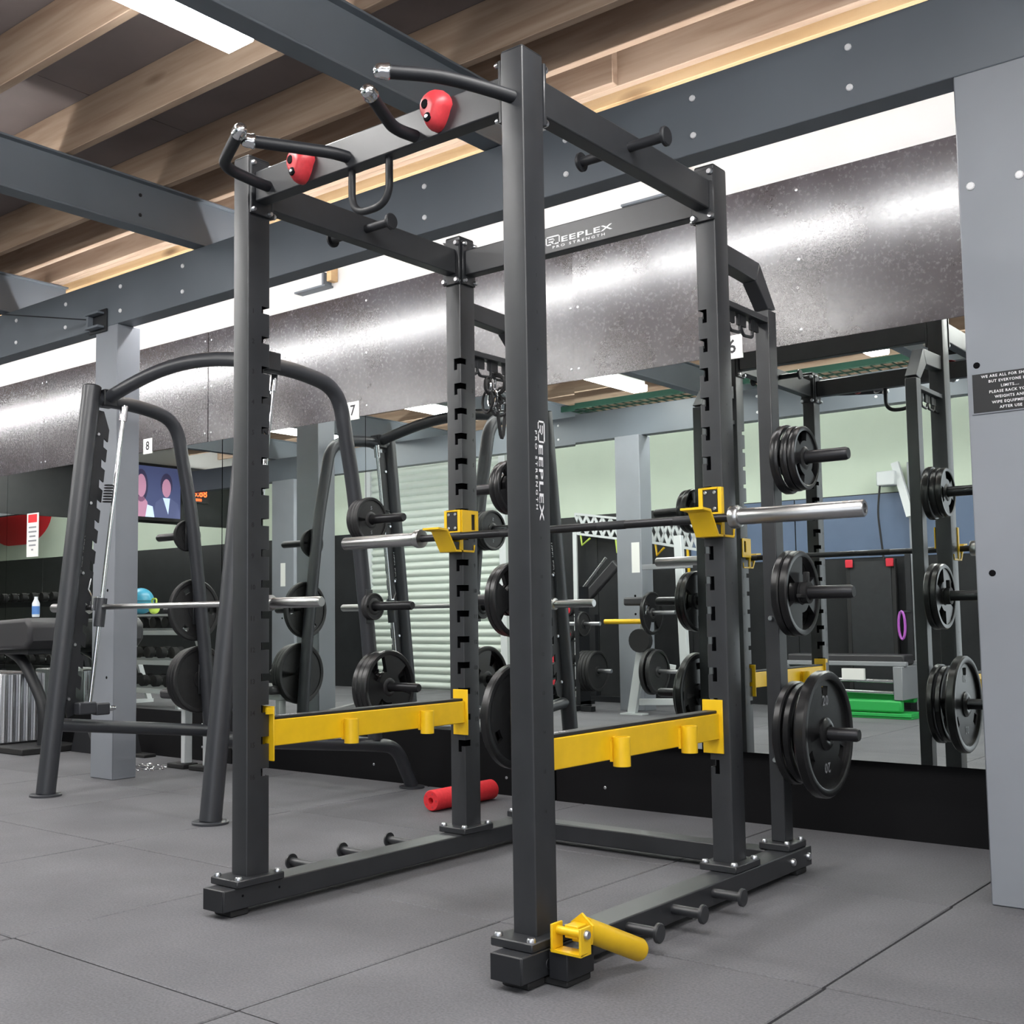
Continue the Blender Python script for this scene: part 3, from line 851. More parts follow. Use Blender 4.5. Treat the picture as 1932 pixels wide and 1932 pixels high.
        for px in (x0 - 0.015, x1 + 0.015):
            for py in (1.485, 1.60): bolt(bb, (px, py, 0.1355), Z, 0.010, 0.009)
        bb.build('bolts', 'zinc', po)
        for z in (1.49, 1.01, 0.52):
            s = x1 if sx > 0 else x0
            pg = MB().tube([(s - sx * 0.001, 1.543, z), (s + sx * 0.252, 1.543, z), (s + sx * 0.262, 1.543, z)], [0.0235, 0.0235, 0.019], 20)
            pg.build('plate_peg', 'bar_black', po)
        for yy in (1.24, 1.33, 1.43):
            hk = smooth_path([(x0 + 0.026, yy, 1.990), (x0 + 0.026, yy, 1.925), (x0 + 0.026, yy - 0.075, 1.920), (x0 + 0.026, yy - 0.090, 1.945)], 0.015, 4)
            MB().tube(hk, 0.006, 8).box(x0 + 0.022, x0 + 0.030, yy - 0.02, yy + 0.045, 1.950, 1.9895).build('hook', 'powder_dark', sh)
    for b_x, z in ((1.1205, 0.92), (1.1205, 0.42)):
        bolt(MB(), (1.1480, 1.5095, z), -Y, 0.010, 0.010).build('bolt', 'zinc', R)
    return R
rack()

def j_cup(name_label, x0, inner):
    """inner = +1 when the hooked corner is the +x one; the profile lies in the y-z plane"""
    t = thing('bar_hook', name_label, 'bar hook', RK(x0, RD, 1.25), scale=RS, group='yellow bar hooks on the rear uprights')
    W = 0.082
    prof = [(0.075, -0.030), (0.068, -0.060), (-0.048, -0.060), (-0.098, 0.018), (-0.150, 0.022), (-0.150, 0.030), (-0.094, 0.027), (-0.042, -0.052), (0.068, -0.052), (0.068, -0.030)]
    MB().prism(prof, (0, 0, 0), Y, Z, X * W).build('hook_lip', 'yellow', t, bevel=0.001)
    side = MB()
    xs = W if inner > 0 else -0.005
    # side plate with a window
    y0, y1, z0, z1 = -0.013, 0.088, 0.000, 0.105
    side.box(xs, xs + 0.005, y0, 0.045, z0, z1).box(xs, xs + 0.005, 0.070, y1, z0, z1).box(xs, xs + 0.005, 0.045, 0.070, z0, 0.028).box(xs, xs + 0.005, 0.045, 0.070, 0.090, z1)
    side.build('side_plate', 'yellow', t)
    MB().box(0, 0.013, -0.020, -0.0125, -0.050, 0.105).box(W - 0.014, W, -0.020, -0.0125, -0.050, 0.105).box(0.013, W - 0.014, -0.020, -0.0125, -0.050, 0.022).box(0.013, W - 0.014, -0.020, -0.0125, 0.099, 0.105).box(0, W, -0.0124, -0.0005, -0.060, 0.105).build('face_plate', 'yellow', t, bevel=0.001)
    pad = MB().box(0.015, W - 0.016, -0.0195, -0.0126, 0.024, 0.097).build('wear_pad', 'powder_dark', t, bevel=0.001)
    b = Bolts('rivet')
    for px in (0.024, W - 0.025):
        for pz in (0.034, 0.088): bolt(b, (px, -0.0196, pz), -Y, 0.006, 0.003)
    b.build('rivets', 'zinc', pad)
    MB().box(0.004, W - 0.004, -0.050, -0.0201, -0.0515, -0.0205).build('bar_pad', 'powder_dark', t, bevel=0.002)
    return t
j_cup('yellow bar hook on the rear upright nearer the smith machine', -0.004, +1)
j_cup('yellow bar hook on the rear upright beside the storage pegs', RW - 0.004, -1)

def barbell(label, loc, group=None, total=2.2, inner=1.335):
    t = thing('barbell', label, 'barbell', loc, scale=RS)
    h = total / 2; i = inner / 2
    MB().tube([(-i, 0, 0), (i, 0, 0)], 0.0145, 18).build('bar_shaft', 'bar_black', t)
    for s in (1, -1):
        sl = MB().lathe([(0.0, 0), (0.036, 0), (0.037, 0.003), (0.037, 0.024), (0.034, 0.030), (0.0265, 0.032), (0.0265, h - i - 0.004), (0.0235, h - i), (0.016, h - i), (0.015, h - i - 0.012), (0, h - i - 0.012)], (s * i, 0, 0), X * s, 30)
        sl.build('sleeve', 'satin_steel', t)
        for a in (0.16, 0.46):
            MB().lathe([(0.0148, 0), (0.0154, 0.001), (0.0154, 0.11), (0.0148, 0.111)], (s * a, 0, 0), X * s, 18).build('knurling', 'powder_dark', t)
    return t
barbell('long barbell with bare steel sleeves racked across the yellow bar hooks', RK(0.568, 1.0446, 1.2496))

def safety(label, x0):
    t = thing('safety_bar', label, 'safety bar', RK(x0, RTY, 0.575), scale=RS, group='yellow safety bars in the rack')
    L = RD - RTY
    b = MB().box(0.004, 0.054, 0.006, L - 0.006, -0.046, 0.038).build('bar_body', 'yellow', t, bevel=0.003, seg=2)
    MB().box(0.008, 0.050, 0.012, L - 0.012, 0.0382, 0.0480).build('wear_strip', 'powder_dark', t, bevel=0.002)
    MB().text('REEPLEX', (0.028, 0.10, 0.0481), Y, -X, 0.022).build('logo_print', 'white_print', t, flat=True, fix=False)
    MB().box(-0.006, 0.066, 0.0005, 0.0058, -0.092, 0.082).build('end_plate', 'yellow', t, bevel=0.001)
    MB().box(-0.006, 0.066, L - 0.0058, L - 0.0005, -0.092, 0.082).build('end_plate', 'yellow', t, bevel=0.001)
    MB().box(0.058, 0.066, -0.026, 0.0002, 0.058, 0.080).build('hook_tab', 'yellow', t)
    for y in (0.34, 0.735):
        MB().lathe([(0.019, 0), (0.025, 0), (0.025, 0.082), (0.019, 0.082)], (0.080, y, -0.063), Z, 24, closed=True).box(0.0545, 0.062, y - 0.022, y + 0.022, -0.05, 0.012).build('pin_sleeve', 'yellow', t)
    return t
safety('yellow safety bar between the two uprights nearer the smith machine', 0.026)
safety('yellow safety bar spanning from the nearest upright to the right-hand rear upright', 1.097)

def landmine():
    t = thing('landmine_attachment', 'yellow landmine sleeve on a pivoting yoke resting at the foot of the nearest upright', 'landmine', (1.232, 0.078, 0.0865), scale=0.80)
    # yoke: U bracket standing on the socket
    MB().box(-0.055, 0.060, -0.030, 0.030, 0.0, 0.008).box(-0.055, -0.047, -0.030, 0.030, 0.008, 0.088).box(0.052, 0.060, -0.030, 0.030, 0.008, 0.088).build('yoke', 'yellow', t, bevel=0.002, seg=2)
    MB().tube([(-0.046, 0, 0.066), (0.051, 0, 0.066)], 0.013, 16).build('pivot_tube', 'yellow', t)
    b = Bolts('pivot_bolt'); bolt(b, (0.060, 0, 0.066), X, 0.015, 0.012); bolt(b, (-0.055, 0, 0.066), -X, 0.012, 0.012)
    b.build('pivot_bolt', 'zinc', t)
    MB().box(-0.020, 0.030, 0.0, 0.055, 0.045, 0.085).prism([(-0.030, 0.0), (0.044, 0.0), (0.050, 0.060), (0.008, 0.095), (-0.036, 0.060)], (0, 0.056, 0.02), X, Z, Y * 0.009).build('hinge_plate', 'yellow', t, bevel=0.002, seg=2)
    e = Vector((0.060, 0.325, -0.052)); s = Vector((0.006, 0.066, 0.064)); d = (e - s).normalized(); L = (e - s).length
    MB().lathe([(0.0, 0), (0.038, 0), (0.038, L - 0.008), (0.034, L), (0.028, L), (0.026, L - 0.02), (0.0, L - 0.02)], s, d, 30).build('bar_sleeve', 'yellow', t)
    MB().tube([(0.004, 0, -0.001), (0.004, 0, 0.004)], 0.012, 12).build('swivel_pin', 'powder_dark', t)
landmine()

# ---------------------------------------------------------------- weight plates
def plate(label, c, ax, R, t, style='grip', mat='rubber_gloss', group='weight plates on the storage pegs', mark='', name='weight_plate', turn=0.0, scale=1.0):
    """ax: outward direction of the plate's face; c: centre of its back"""
    ax = Vector(ax)
    th = thing(name, label, 'weight plate', c, group=group, scale=scale)
    b = MB(); hub = max(0.045, R * 0.26)
    br = 0.0255
    rim = R * 0.86
    b.lathe([(rim, t * 0.06), (rim + R * 0.02, 0), (R * 0.97, 0), (R, t * 0.18), (R, t * 0.82), (R * 0.97, t), (rim + R * 0.02, t), (rim, t * 0.94)], (0, 0, 0), ax, 44, closed=True)
    rb = b.build('rim', mat, th)
    h = MB().lathe([(br, 0.0), (hub, 0.0), (hub, t * 0.75), (hub * 0.82, t * 0.95), (br + 0.004, t * 0.99), (br, t * 0.93)], (0, 0, 0), ax, 32, closed=True)
    h.build('hub', 'iron' if style == 'grip' else mat, th)
    w = MB(); e = 0.002
    if style == 'grip':
        for k in range(3):
            a = turn + 2 * PI * k / 3
            w.sector(hub - e, rim + e, a - 0.55, a + 0.55, ax * (t * 0.14), ax, t * 0.66, 8)
        for k in range(3):                        # inner edge of each grip opening
            a = turn + 2 * PI * k / 3 + PI / 3
            w.sector(hub - e, hub + R * 0.16, a - 0.52, a + 0.52, ax * (t * 0.14), ax, t * 0.66, 6)
        w.build('web', mat, th)
    elif style == 'slots':
        w.sector(hub - e, R * 0.60, 0, 2 * PI, ax * (t * 0.22), ax, t * 0.42, 40)
        for k in range(3):
            a = turn + 2 * PI * k / 3
            w.sector(R * 0.60, R * 0.76, a + 0.17, a + 2 * PI / 3 - 0.17, ax * (t * 0.22), ax, t * 0.42, 14)
        w.sector(R * 0.76, rim + e, 0, 2 * PI, ax * (t * 0.22), ax, t * 0.42, 40)
        w.build('web', mat, th)
    else:
        w.sector(hub - e, rim + e, 0, 2 * PI, ax * (t * 0.20), ax, t * 0.50, 40)
        w.build('web', mat, th)
    if mark:
        m = MB(); s = ax.x
        up = Z; rt = up.cross(ax)
        for sg in (1, -1):
            m.text(mark, ax * (t * (0.66 if style != 'solid' else 0.71)) + Z * (sg * R * 0.52), rt * sg, up * sg, R * 0.22, 1.1, 1.0, 0.001)
        m.build('raised_marks', 'grey_metal', th, flat=True, fix=False)
    return th
def on_peg(side, z, specs, where, mat='rubber_gloss'):
    """plates pushed onto a rack storage peg one after another"""
    x = 1.200 if side > 0 else -0.004
    for i, (R, t, st, lab, mk) in enumerate(specs):
        gap = 0.001
        c = RK(x, 1.543, z); sg = 1 if side > 0 else -1
        dz = -(0.0255 - 0.0235) * RS
        plate(lab, (c[0], c[1], c[2] + dz), (sg, 0, 0), R, t, st, mat, 'weight plates on the ' + where, mk, turn=rnd.uniform(0, 2) if st == 'grip' else PI / 6)
        x += sg * (t + gap + (0.004 if i == 0 and len(specs) > 2 else 0)) / RS
        if z < 0.6 and i == 1 and side > 0: x += 0.032
RP = 'storage post at the right of the rack'
on_peg(1, 1.49, [(.128, .030, 'grip', 'small black grip plate against the right storage post, rearmost on its top peg', ''), (.120, .026, 'grip', 'small black grip plate in the middle of the three on the top right peg', ''),
                 (.117, .028, 'grip', 'small black grip plate facing out on the top right peg', '')], RP)
on_peg(1, 1.01, [(.157, .028, 'grip', 'mid-sized black grip plate, inner of two on the middle right peg', ''), (.155, .030, 'grip', 'mid-sized black grip plate, outer of two on the middle right peg', '')], RP)
on_peg(1, 0.52, [(.185, .030, 'grip', 'black grip plate against the post on the bottom right peg', ''), (.178, .028, 'grip', 'black grip plate tucked behind the big plate on the bottom right peg', ''),
                 (.225, .042, 'slots', 'largest black disc plate, outermost on the bottom right peg', '20')], RP)
LP = 'storage post behind the nearest upright'
on_peg(-1, 1.49, [(.122, .030, 'grip', 'small black grip plate by the hidden storage post, inner on its top peg', ''), (.118, .028, 'grip', 'small black grip plate, outer on the top peg behind the nearest upright', '')], LP)
on_peg(-1, 1.01, [(.165, .030, 'grip', 'mid-sized black grip plate, inner on the middle peg behind the nearest upright', ''), (.160, .028, 'grip', 'mid-sized black grip plate, outer on the middle peg behind the nearest upright', '')], LP)
on_peg(-1, 0.52, [(.225, .040, 'slots', 'largest black disc plate on the bottom peg behind the nearest upright', '20'), (.185, .030, 'grip', 'black grip plate outside the large disc on the bottom peg behind the nearest upright', '')], LP)
def clip():
    c = RK(1.200 + 0.0585, 1.543, 1.01)
    t = thing('spring_collar', 'black spring collar clamping the middle right peg', 'collar', c)
    MB().lathe([(0.0255, 0), (0.040, 0), (0.040, 0.022), (0.0255, 0.022)], (0, 0, 0), X, 24, closed=True).build('ring', 'rubber', t)
    MB().box(0.002, 0.020, -0.012, 0.012, 0.036, 0.075).box(0.002, 0.020, -0.075, -0.036, -0.02, -0.005).build('lever', 'rubber', t, bevel=0.003)
clip()

def attachments():
    x = 0.037
    o = RK(x, 1.36, 1.915)
    t = thing('hanging_handles', 'bunch of black and chrome cable handles hanging behind the left rear upright', 'cable handles', o)
    r2 = random.Random(3)
    for k in range(11):
        a = k * 0.9; rr = 0.028 + 0.02 * r2.random()
        cx, cy, cz = 0.012 * math.cos(a), 0.045 * math.cos(a * 1.7), -0.060 + 0.045 * math.sin(a * 1.3)
        MB().tube([(cx + rr * math.cos(q) * math.cos(a), cy + rr * math.cos(q) * math.sin(a), cz + rr * math.sin(q)) for q in [2 * PI * i / 12 for i in range(12)]], 0.006, 7, closed=True).build('link', 'rubber' if k % 3 else 'chrome', t)
    MB().tube([(0, 0, 0.01), (0, 0, -0.03)], 0.005, 8).build('carabiner', 'chrome', t)
    o = RK(x, 1.40, 1.83)
    t = thing('v_handle', 'chrome v shaped pulldown handle hanging below the bunch of cable handles', 'cable handle', o)
    MB().tube([(0, -0.035, 0.0), (0, -0.01, -0.14), (0, 0.0, -0.155)], 0.008, 10).tube([(0, 0.035, 0.0), (0, 0.01, -0.14), (0, 0.0, -0.155)], 0.008, 10).build('grip_bars', 'rubber', t)
    MB().tube([(0, -0.045, 0.03), (0, -0.035, 0.0)], 0.006, 8).tube([(0, 0.045, 0.03), (0, 0.035, 0.0)], 0.006, 8).tube([(0, -0.045, 0.03), (0, 0, 0.045), (0, 0.045, 0.03)], 0.004, 8).build('yoke', 'chrome', t)
attachments()
def foam_roller():
    # two thick red roller pads lying on the floor behind the rack
    a, b = Vector((-0.795, 1.885, 0.052)), Vector((-0.795, 2.365, 0.052))
    t = thing('foam_roller', 'red grooved foam roller lying on the floor behind the rack', 'foam roller', (a.x, a.y, a.z))
    L = (b - a).length
    MB().lathe([(0.015, 0), (0.046, 0), (0.050, 0.006), (0.050, L - 0.006), (0.046, L), (0.015, L)], (0, 0, 0), b - a, 30, closed=True).build('roller_body', 'foam_red', t)
    for k in range(5):
        an = 2 * PI * k / 5
        MB().tube([(0.033 * math.cos(an), -0.0008, 0.033 * math.sin(an)), (0.033 * math.cos(an), 0.001, 0.033 * math.sin(an))], 0.006, 8).build('end_notch', 'climb_red', t)
foam_roller()
# ---------------------------------------------------------------- smith machine
def smith():
    S = thing('smith_machine', 'black round-tube smith machine standing between the rack and the grey column', 'smith machine', (0, 0, 0))
    legr = 0.052
    for sx, x in ((-1, -2.80), (1, -1.40)):
        leg = MB().tube([(x, 1.03, 0.012), (x, 1.282, 2.27)], legr, 24).build('front_leg', 'smith_paint', S)
        MB().lathe([(0.085, 0), (0.085, 0.010), (0.078, 0.013), (0, 0.013)], (x, 1.03, 0.0), Z, 28).lathe([(0, 0), (0.085, 0)], (x, 1.03, 0), Z, 28).build('foot_plate', 'smith_paint', leg)
        MB().lathe([(0, 0.006), (0.046, 0.006), (0.053, 0)], (x, 1.2825, 2.271), Vector((0, 0.111, 0.994)), 24).build('end_cap', 'powder_dark', leg)
        top = smooth_path([(x, 1.30, 2.205), (x, 1.60, 2.20), (x, 1.865, 2.15), (x, 1.985, 1.60), (x, 2.09, 0.80), (x, 2.135, 0.29)], 0.16, 8)
        rear = MB().tube(top, 0.040, 20).build('rear_leg', 'smith_paint', S)
        low = smooth_path([(x, 1.095, 0.375), (x, 2.12, 0.262), (x, 2.30, 0.235), (x, 2.425, 0.012)], 0.14, 8)
        lt = MB().tube(low, 0.036, 20).build('bottom_tube', 'smith_paint', S)
        MB().lathe([(0, 0), (0.070, 0), (0.070, 0.010), (0, 0.012)], (x, 2.425, 0.0), Z, 24).build('foot_plate', 'smith_paint', lt)
        # notched rack plate behind the front leg
        d = Vector((0, 0.252, 2.258)).normalized(); nrm = Vector((0, d.z, -d.y))
        o = Vector((x, 1.03, 0.0)) + nrm * 0.045
        poly = [(0.0, 0.50), (0.0, 2.16), (0.045, 2.16)]
        n = 13
        for k in range(n):
            z1 = 2.06 - k * 0.118
            poly += [(0.092, z1), (0.092, z1 - 0.070), (0.062, z1 - 0.052), (0.066, z1 - 0.105)]
        poly += [(0.092, 0.50), (0.075, 0.44), (0.03, 0.42)]
        pl = MB().prism(poly, o - X * 0.006, nrm, d, X * 0.012).build('notched_plate', 'powder_dark', S, flat=True)
        bb = Bolts()
        for z in (2.02, 1.62, 1.22, 0.82, 0.52): bolt(bb, o + nrm * 0.022 + d * z + X * 0.006, X, 0.011, 0.010)
        bb.build('bolts', 'zinc', pl)
        # guide rod, springs, bumper
        xr = x + 0.055 if sx < 0 else x - 0.055
        ro0, ro1 = Vector((xr, 1.255, 0.46)), Vector((xr, 1.462, 2.175))
        rod = MB().tube([ro0, ro1], 0.0125, 14).build('guide_rod', 'chrome', S)
        rd = (ro1 - ro0).normalized()
        MB().tube([ro1 - rd * 0.09, ro1], 0.022, 14).build('rod_collar', 'chrome', rod)
        sp = MB()
        if sx < 0:
            for k in range(7): sp.tube([tuple(ro0 + rd * (1.16 + 0.016 * k) + Vector((0.026 * math.cos(q), -0.04 + 0.026 * math.sin(q), 0))) for q in [2 * PI * i / 10 for i in range(10)]], 0.003, 5, closed=True)
            sp.build('spring', 'powder_dark', rod)
        st = MB().box(xr - 0.03, xr + 0.03, 1.175, 1.285, 0.425, 0.492).box(xr - 0.026, xr + 0.026, 1.285, 1.375, 0.415, 0.482).build('safety_stop', 'smith_paint', S, bevel=0.008, seg=2)
        bolt(MB(), (xr, 1.375, 0.448), Y, 0.016, 0.045).build('stop_knob', 'chrome', st)
        # bar carriage with hook
        cz = 1.015; cy = 1.255 + (1.462 - 1.255) * (cz - 0.46) / 1.715
        ca = MB().lathe([(0.014, -0.11), (0.030, -0.11), (0.030, 0.05), (0.014, 0.05)], (xr, cy, cz), rd, 18, closed=True).build('bar_carriage', 'smith_paint', S)
        MB().tube([(xr - 0.02, cy - 0.03, cz + 0.03), (xr - 0.02, cy - 0.07, cz + 0.10), (xr - 0.02, cy - 0.055, cz + 0.16)], 0.006, 8).box(xr - 0.026, xr - 0.014, cy - 0.05, cy + 0.02, cz - 0.02, cz + 0.06).build('latch_hook', 'chrome', ca)
        MB().text('REEPLEX', Vector((x, 1.03, 0)) + d * 1.33 - nrm * (-legr * 0.94) if False else Vector((x + legr * 0.0, 1.03, 0)) + d * 1.33 + nrm * (legr + 0.0005), -d, X if False else -X, 0.05, 1.1).build('logo_print', 'white_print', leg, flat=True, fix=False)
        for z, yy in ((1.455, 1.995), (1.0, 2.055), (0.575, 2.10)):
            s = x + sx * 0.036
            MB().tube([(s, yy, z), (s + sx * 0.30, yy, z), (s + sx * 0.31, yy, z)], [0.0235, 0.0235, 0.019], 18).build('plate_peg', 'bar_black', rear)
            MB().box(x + sx * 0.036 - 0.004, x + sx * 0.036 + 0.004, yy - 0.025, yy + 0.025, z - 0.09, z + 0.09).build('peg_plate', 'powder', rear, bevel=0.002)
    arch = [( -2.80 + 1.40 * k / 14, 1.38, 2.215 + 0.10 * math.sin(PI * k / 14)) for k in range(15)]
    MB().tube(arch, 0.038, 20).build('arched_crossbar', 'smith_paint', S)
    for x in (-2.80, -1.40):
        MB().box(x - 0.045, x + 0.045, 1.335, 1.425, 2.165, 2.262).build('clamp_block', 'powder_dark', S, bevel=0.008, seg=2)
    MB().tube([(-2.80, 2.13, 0.262), (-1.40, 2.13, 0.262)], 0.036, 18).build('rear_crossbar', 'smith_paint', S)
    # captive bar
    cy = 1.255 + (1.462 - 1.255) * (1.015 - 0.46) / 1.715
    b = MB().tube([(-2.72, cy, 1.015), (-1.48, cy, 1.015)], 0.0150, 16).build('captive_bar', 'satin_steel', S)
    for s, x in ((-1, -2.80 - 0.07), (1, -1.40 + 0.07)):
        MB().lathe([(0, 0), (0.038, 0), (0.038, 0.02), (0.0255, 0.024), (0.0255, 0.36), (0.022, 0.366), (0, 0.366)], (x, cy, 1.015), X * s, 24).build('bar_sleeve', 'satin_steel', b)
        MB().tube([(x - s * 0.125, cy, 1.015), (x, cy, 1.015)], 0.017, 14).build('bar_neck', 'bar_black', b)
smith()

def smith_plates():
    def stack(sx, z, yy, specs):
        x = (-1.40 + 0.041) if sx > 0 else (-2.80 - 0.041)
        for R, t, st, lab, mk in specs:
            plate(lab, (x, yy, z - 0.002), (sx, 0, 0), R, t, st, 'iron' if st != 'grip' else 'rubber_gloss', 'weight plates on the smith machine', mk, turn=rnd.uniform(0, 2))
            x += sx * (t + 0.001)
    stack(-1, 1.455, 1.995, [(.098, .022, 'solid', 'small black plate, inner on the far top peg of the smith machine', ''), (.085, .020, 'solid', 'small black plate, outer on the far top peg of the smith machine', '')])
    stack(-1, 1.0, 2.055, [(.19, .032, 'slots', 'wide thin black plate alone on the far middle peg of the smith machine', '10')])
    stack(-1, 0.575, 2.10, [(.205, .034, 'solid', 'large black plate nearest the frame on the far bottom peg of the smith machine', '15'), (.20, .030, 'solid', 'large black plate in the middle of the far bottom peg of the smith machine', '15'),
                            (.195, .030, 'solid', 'large black plate outermost on the far bottom peg of the smith machine', '15')])
    stack(1, 1.455, 1.995, [(.118, .026, 'solid', 'small black plate nearest the frame on the near top peg of the smith machine', ''), (.118, .026, 'solid', 'small black plate mid peg on the near top peg of the smith machine', ''),
                            (.122, .026, 'solid', 'small grey-faced plate outermost on the near top peg of the smith machine', '5')])
    stack(1, 1.0, 2.055, [(.072, .020, 'solid', 'tiny black plate, inner on the near middle peg of the smith machine', ''), (.072, .020, 'solid', 'tiny black plate, outer on the near middle peg of the smith machine', '')])
    stack(1, 0.575, 2.10, [(.19, .034, 'grip', 'black grip plate nearest the frame on the near bottom peg of the smith machine', ''), (.19, .034, 'grip', 'black grip plate in the middle of the near bottom peg of the smith machine', ''),
                           (.195, .036, 'grip', 'black grip plate facing out on the near bottom peg of the smith machine', '')])
smith_plates()

# ---------------------------------------------------------------- signs on this side
def signs():
    for n, x, z in (('6', 0.562, 2.166), ('7', -1.935, 2.186), ('8', -4.0, 2.186)):
        y = 2.4768 if x > -0.3 else 2.5198
        t = thing('number_sign', 'small white card with a black %s on the black panel above the mirror' % {'6': 'six', '7': 'seven', '8': 'eight'}[n], 'sign', (x, y, z))
        MB().box(-0.052, 0.052, -0.004, 0, -0.055, 0.055).build('card', 'paper', t, bevel=0.0005)
        MB().text(n, (0, -0.0041, 0), X, Z, 0.088).build('numeral', 'black_print', t, flat=True, fix=False)
    t = thing('notice_sign', 'small black notice with white capitals fixed to the wide grey column', 'sign', (1.94, 1.5993, 1.650))
    MB().box(-0.107, 0.130, -0.004, 0, -0.068, 0.068).build('border', 'column_paint', t)
    MB().box(-0.102, 0.125, -0.0055, -0.0041, -0.064, 0.064).build('notice_board', 'black_print', t)
    tx = MB()
    for i, l in enumerate(('WE ARE ALL FOR SHARING', 'BUT EVERYONE HAS', 'LIMITS....', 'PLEASE RACK YOUR', 'WEIGHTS AND', 'WIPE EQUIPMENT', 'AFTER USE')):
        tx.text(l, (0.012, -0.0056, 0.053 - i * 0.0175), X, Z, 0.0125, 1.15)
    tx.build('lettering', 'white_print', t, flat=True, fix=False)
    t = thing('taped_notice', 'white paper notice with a red heading taped on the far end of the mirror', 'sign', (-5.53, 2.5196, 1.63))
    MB().box(-0.085, 0.085, -0.002, 0, -0.175, 0.175).build('paper', 'paper', t)
    MB().box(-0.065, 0.065, -0.0032, -0.0021, 0.10, 0.165).build('heading', 'sign_red', t)
    tx = MB()
    for i, w in enumerate((0.11, 0.12, 0.09, 0.12, 0.10, 0.03)):
        tx.box(-w / 2, w / 2, -0.0026, -0.0021, 0.055 - i * 0.036, 0.068 - i * 0.036)
    tx.build('text_lines', 'grey_metal', t)
signs()

# ---------------------------------------------------------------- things on the floor at the far side of the smith machine
def far_floor():
    # preacher bench / machine with a ribbed weight shroud, cut by the picture's edge
    t = thing('curl_bench', 'black padded curl bench with a bent black frame and ribbed metal stack cover', 'bench', (-5.21, 2.20, 0))
    MB().box(-0.60, 0.58, -0.26, 0.22, 0.0, 0.045).build('base_board', 'rubber', t, bevel=0.006)
    MB().prism([(-0.40, 0.86), (-0.36, 0.955), (0.44, 0.985), (0.50, 0.94), (0.50, 0.82), (0.44, 0.76), (-0.36, 0.74)], (0, -0.17, -0.02), X, Z, Y * 0.34).build('arm_pad', 'vinyl', t, bevel=0.03, seg=4)
    MB().box(-0.40, 0.40, -0.12, 0.12, 0.70, 0.75).build('pad_bracket', 'powder_dark', t, bevel=0.004)
    MB().tube(smooth_path([(-0.10, 0, 0.73), (0.12, 0.0, 0.66), (0.42, 0, 0.34), (0.42, 0, 0.045)], 0.14, 6), 0.042, 16).build('bent_post', 'powder_dark', t)
    sh = MB().box(-0.52, 0.16, -0.20, 0.16, 0.0455, 0.56).build('stack_cover', 'aluminium', t, bevel=0.01, seg=2)
    rib = MB()
    for k in range(11): rib.tube([(-0.49 + 0.063 * k, -0.205, 0.06), (-0.49 + 0.063 * k, -0.205, 0.55)], 0.020, 10)
    for k in range(6): rib.tube([(0.165, -0.17 + 0.062 * k, 0.06), (0.165, -0.17 + 0.062 * k, 0.55)], 0.020, 10)
    rib.build('cover_ribs', 'aluminium', sh)['kind'] = 'stuff'
    t = thing('spray_bottle', 'small white and blue spray bottle standing on the curl bench pad', 'bottle', (-4.92, 2.20, 0.9725))
    MB().lathe([(0, 0), (0.026, 0), (0.028, 0.01), (0.028, 0.10), (0.014, 0.13), (0.012, 0.15), (0, 0.15)], (0, 0, 0), Z, 16).build('bottle_body', 'bottle', t)
    MB().lathe([(0.0285, 0.02), (0.0285, 0.08)], (0, 0, 0), Z, 16).build('label_band', 'blue_label', t)
    # white bench with black feet
    t = thing('white_bench', 'white-framed flat bench with black rubber feet behind the smith machine', 'bench', (-3.16, 2.22, 0))
    for x in (-0.02, 0.20):
        MB().box(x - 0.085, x + 0.085, -0.06, 0.06, 0, 0.03).build('rubber_foot', 'rubber', t, bevel=0.005)
        MB().box(x + 0.02, x + 0.062, -0.03, 0.03, 0.031, 0.40).build('leg', 'white_metal', t, bevel=0.004)
    MB().box(-0.06, 0.27, -0.03, 0.03, 0.401, 0.44).build('seat_frame', 'white_metal', t, bevel=0.004)
    MB().box(-0.10, 0.29, -0.13, 0.13, 0.441, 0.50).build('seat_pad', 'vinyl', t, bevel=0.02, seg=3)
    # black pads and a chain at the foot of the column
    t = thing('floor_foot_plate', 'thin black ribbed foot plate on the floor beside the slim column', 'plate', (-3.93, 2.42, 0))
    MB().box(-0.12, 0.13, -0.05, 0.05, 0, 0.022).build('plate_body', 'rubber', t, bevel=0.004)
    MB().prism([(-0.05, 0.0225), (0.05, 0.0225), (0.0, 0.15), (-0.05, 0.15)], (-0.05, -0.02, 0), X, Z, Y * 0.04).build('gusset', 'powder_dark', t)
    t = thing('floor_wedge', 'black wedge-shaped machine foot on the floor between the far leg and the column', 'machine foot', (-4.45, 2.36, 0))
    MB().prism([(-0.16, 0), (0.16, 0), (0.03, 0.20), (-0.09, 0.20)], (0, -0.05, 0), X, Z, Y * 0.1).build('foot_body', 'powder_dark', t, bevel=0.004)
    MB().tube([(0.03, 0, 0.10), (0.33, 0, 0.085)], 0.011, 8).build('axle', 'chrome', t)
    t = thing('chain', 'loose steel chain lying on the floor beside the slim column', 'chain', (-3.30, 2.02, 0.012))
    r3 = random.Random(5)
    for k in range(22):
        a = k * 0.42; rr = 0.05 + 0.006 * k
        c = Vector((rr * math.cos(a), 0.7 * rr * math.sin(a), 0.0)); dr = Vector((-math.sin(a), 0.7 * math.cos(a), 0)).normalized()
        sd = Vector((dr.y, -dr.x, 0)) if k % 2 else Vector((dr.y * 0.3, -dr.x * 0.3, 0.8)).normalized()
        MB().tube([tuple(c + dr * (0.019 * math.cos(q)) + sd * (0.010 * math.sin(q)) * (1 if k % 2 else 0.8)) for q in [2 * PI * i / 10 for i in range(10)]], 0.003, 5, closed=True).build('link', 'chrome', t)
far_floor()
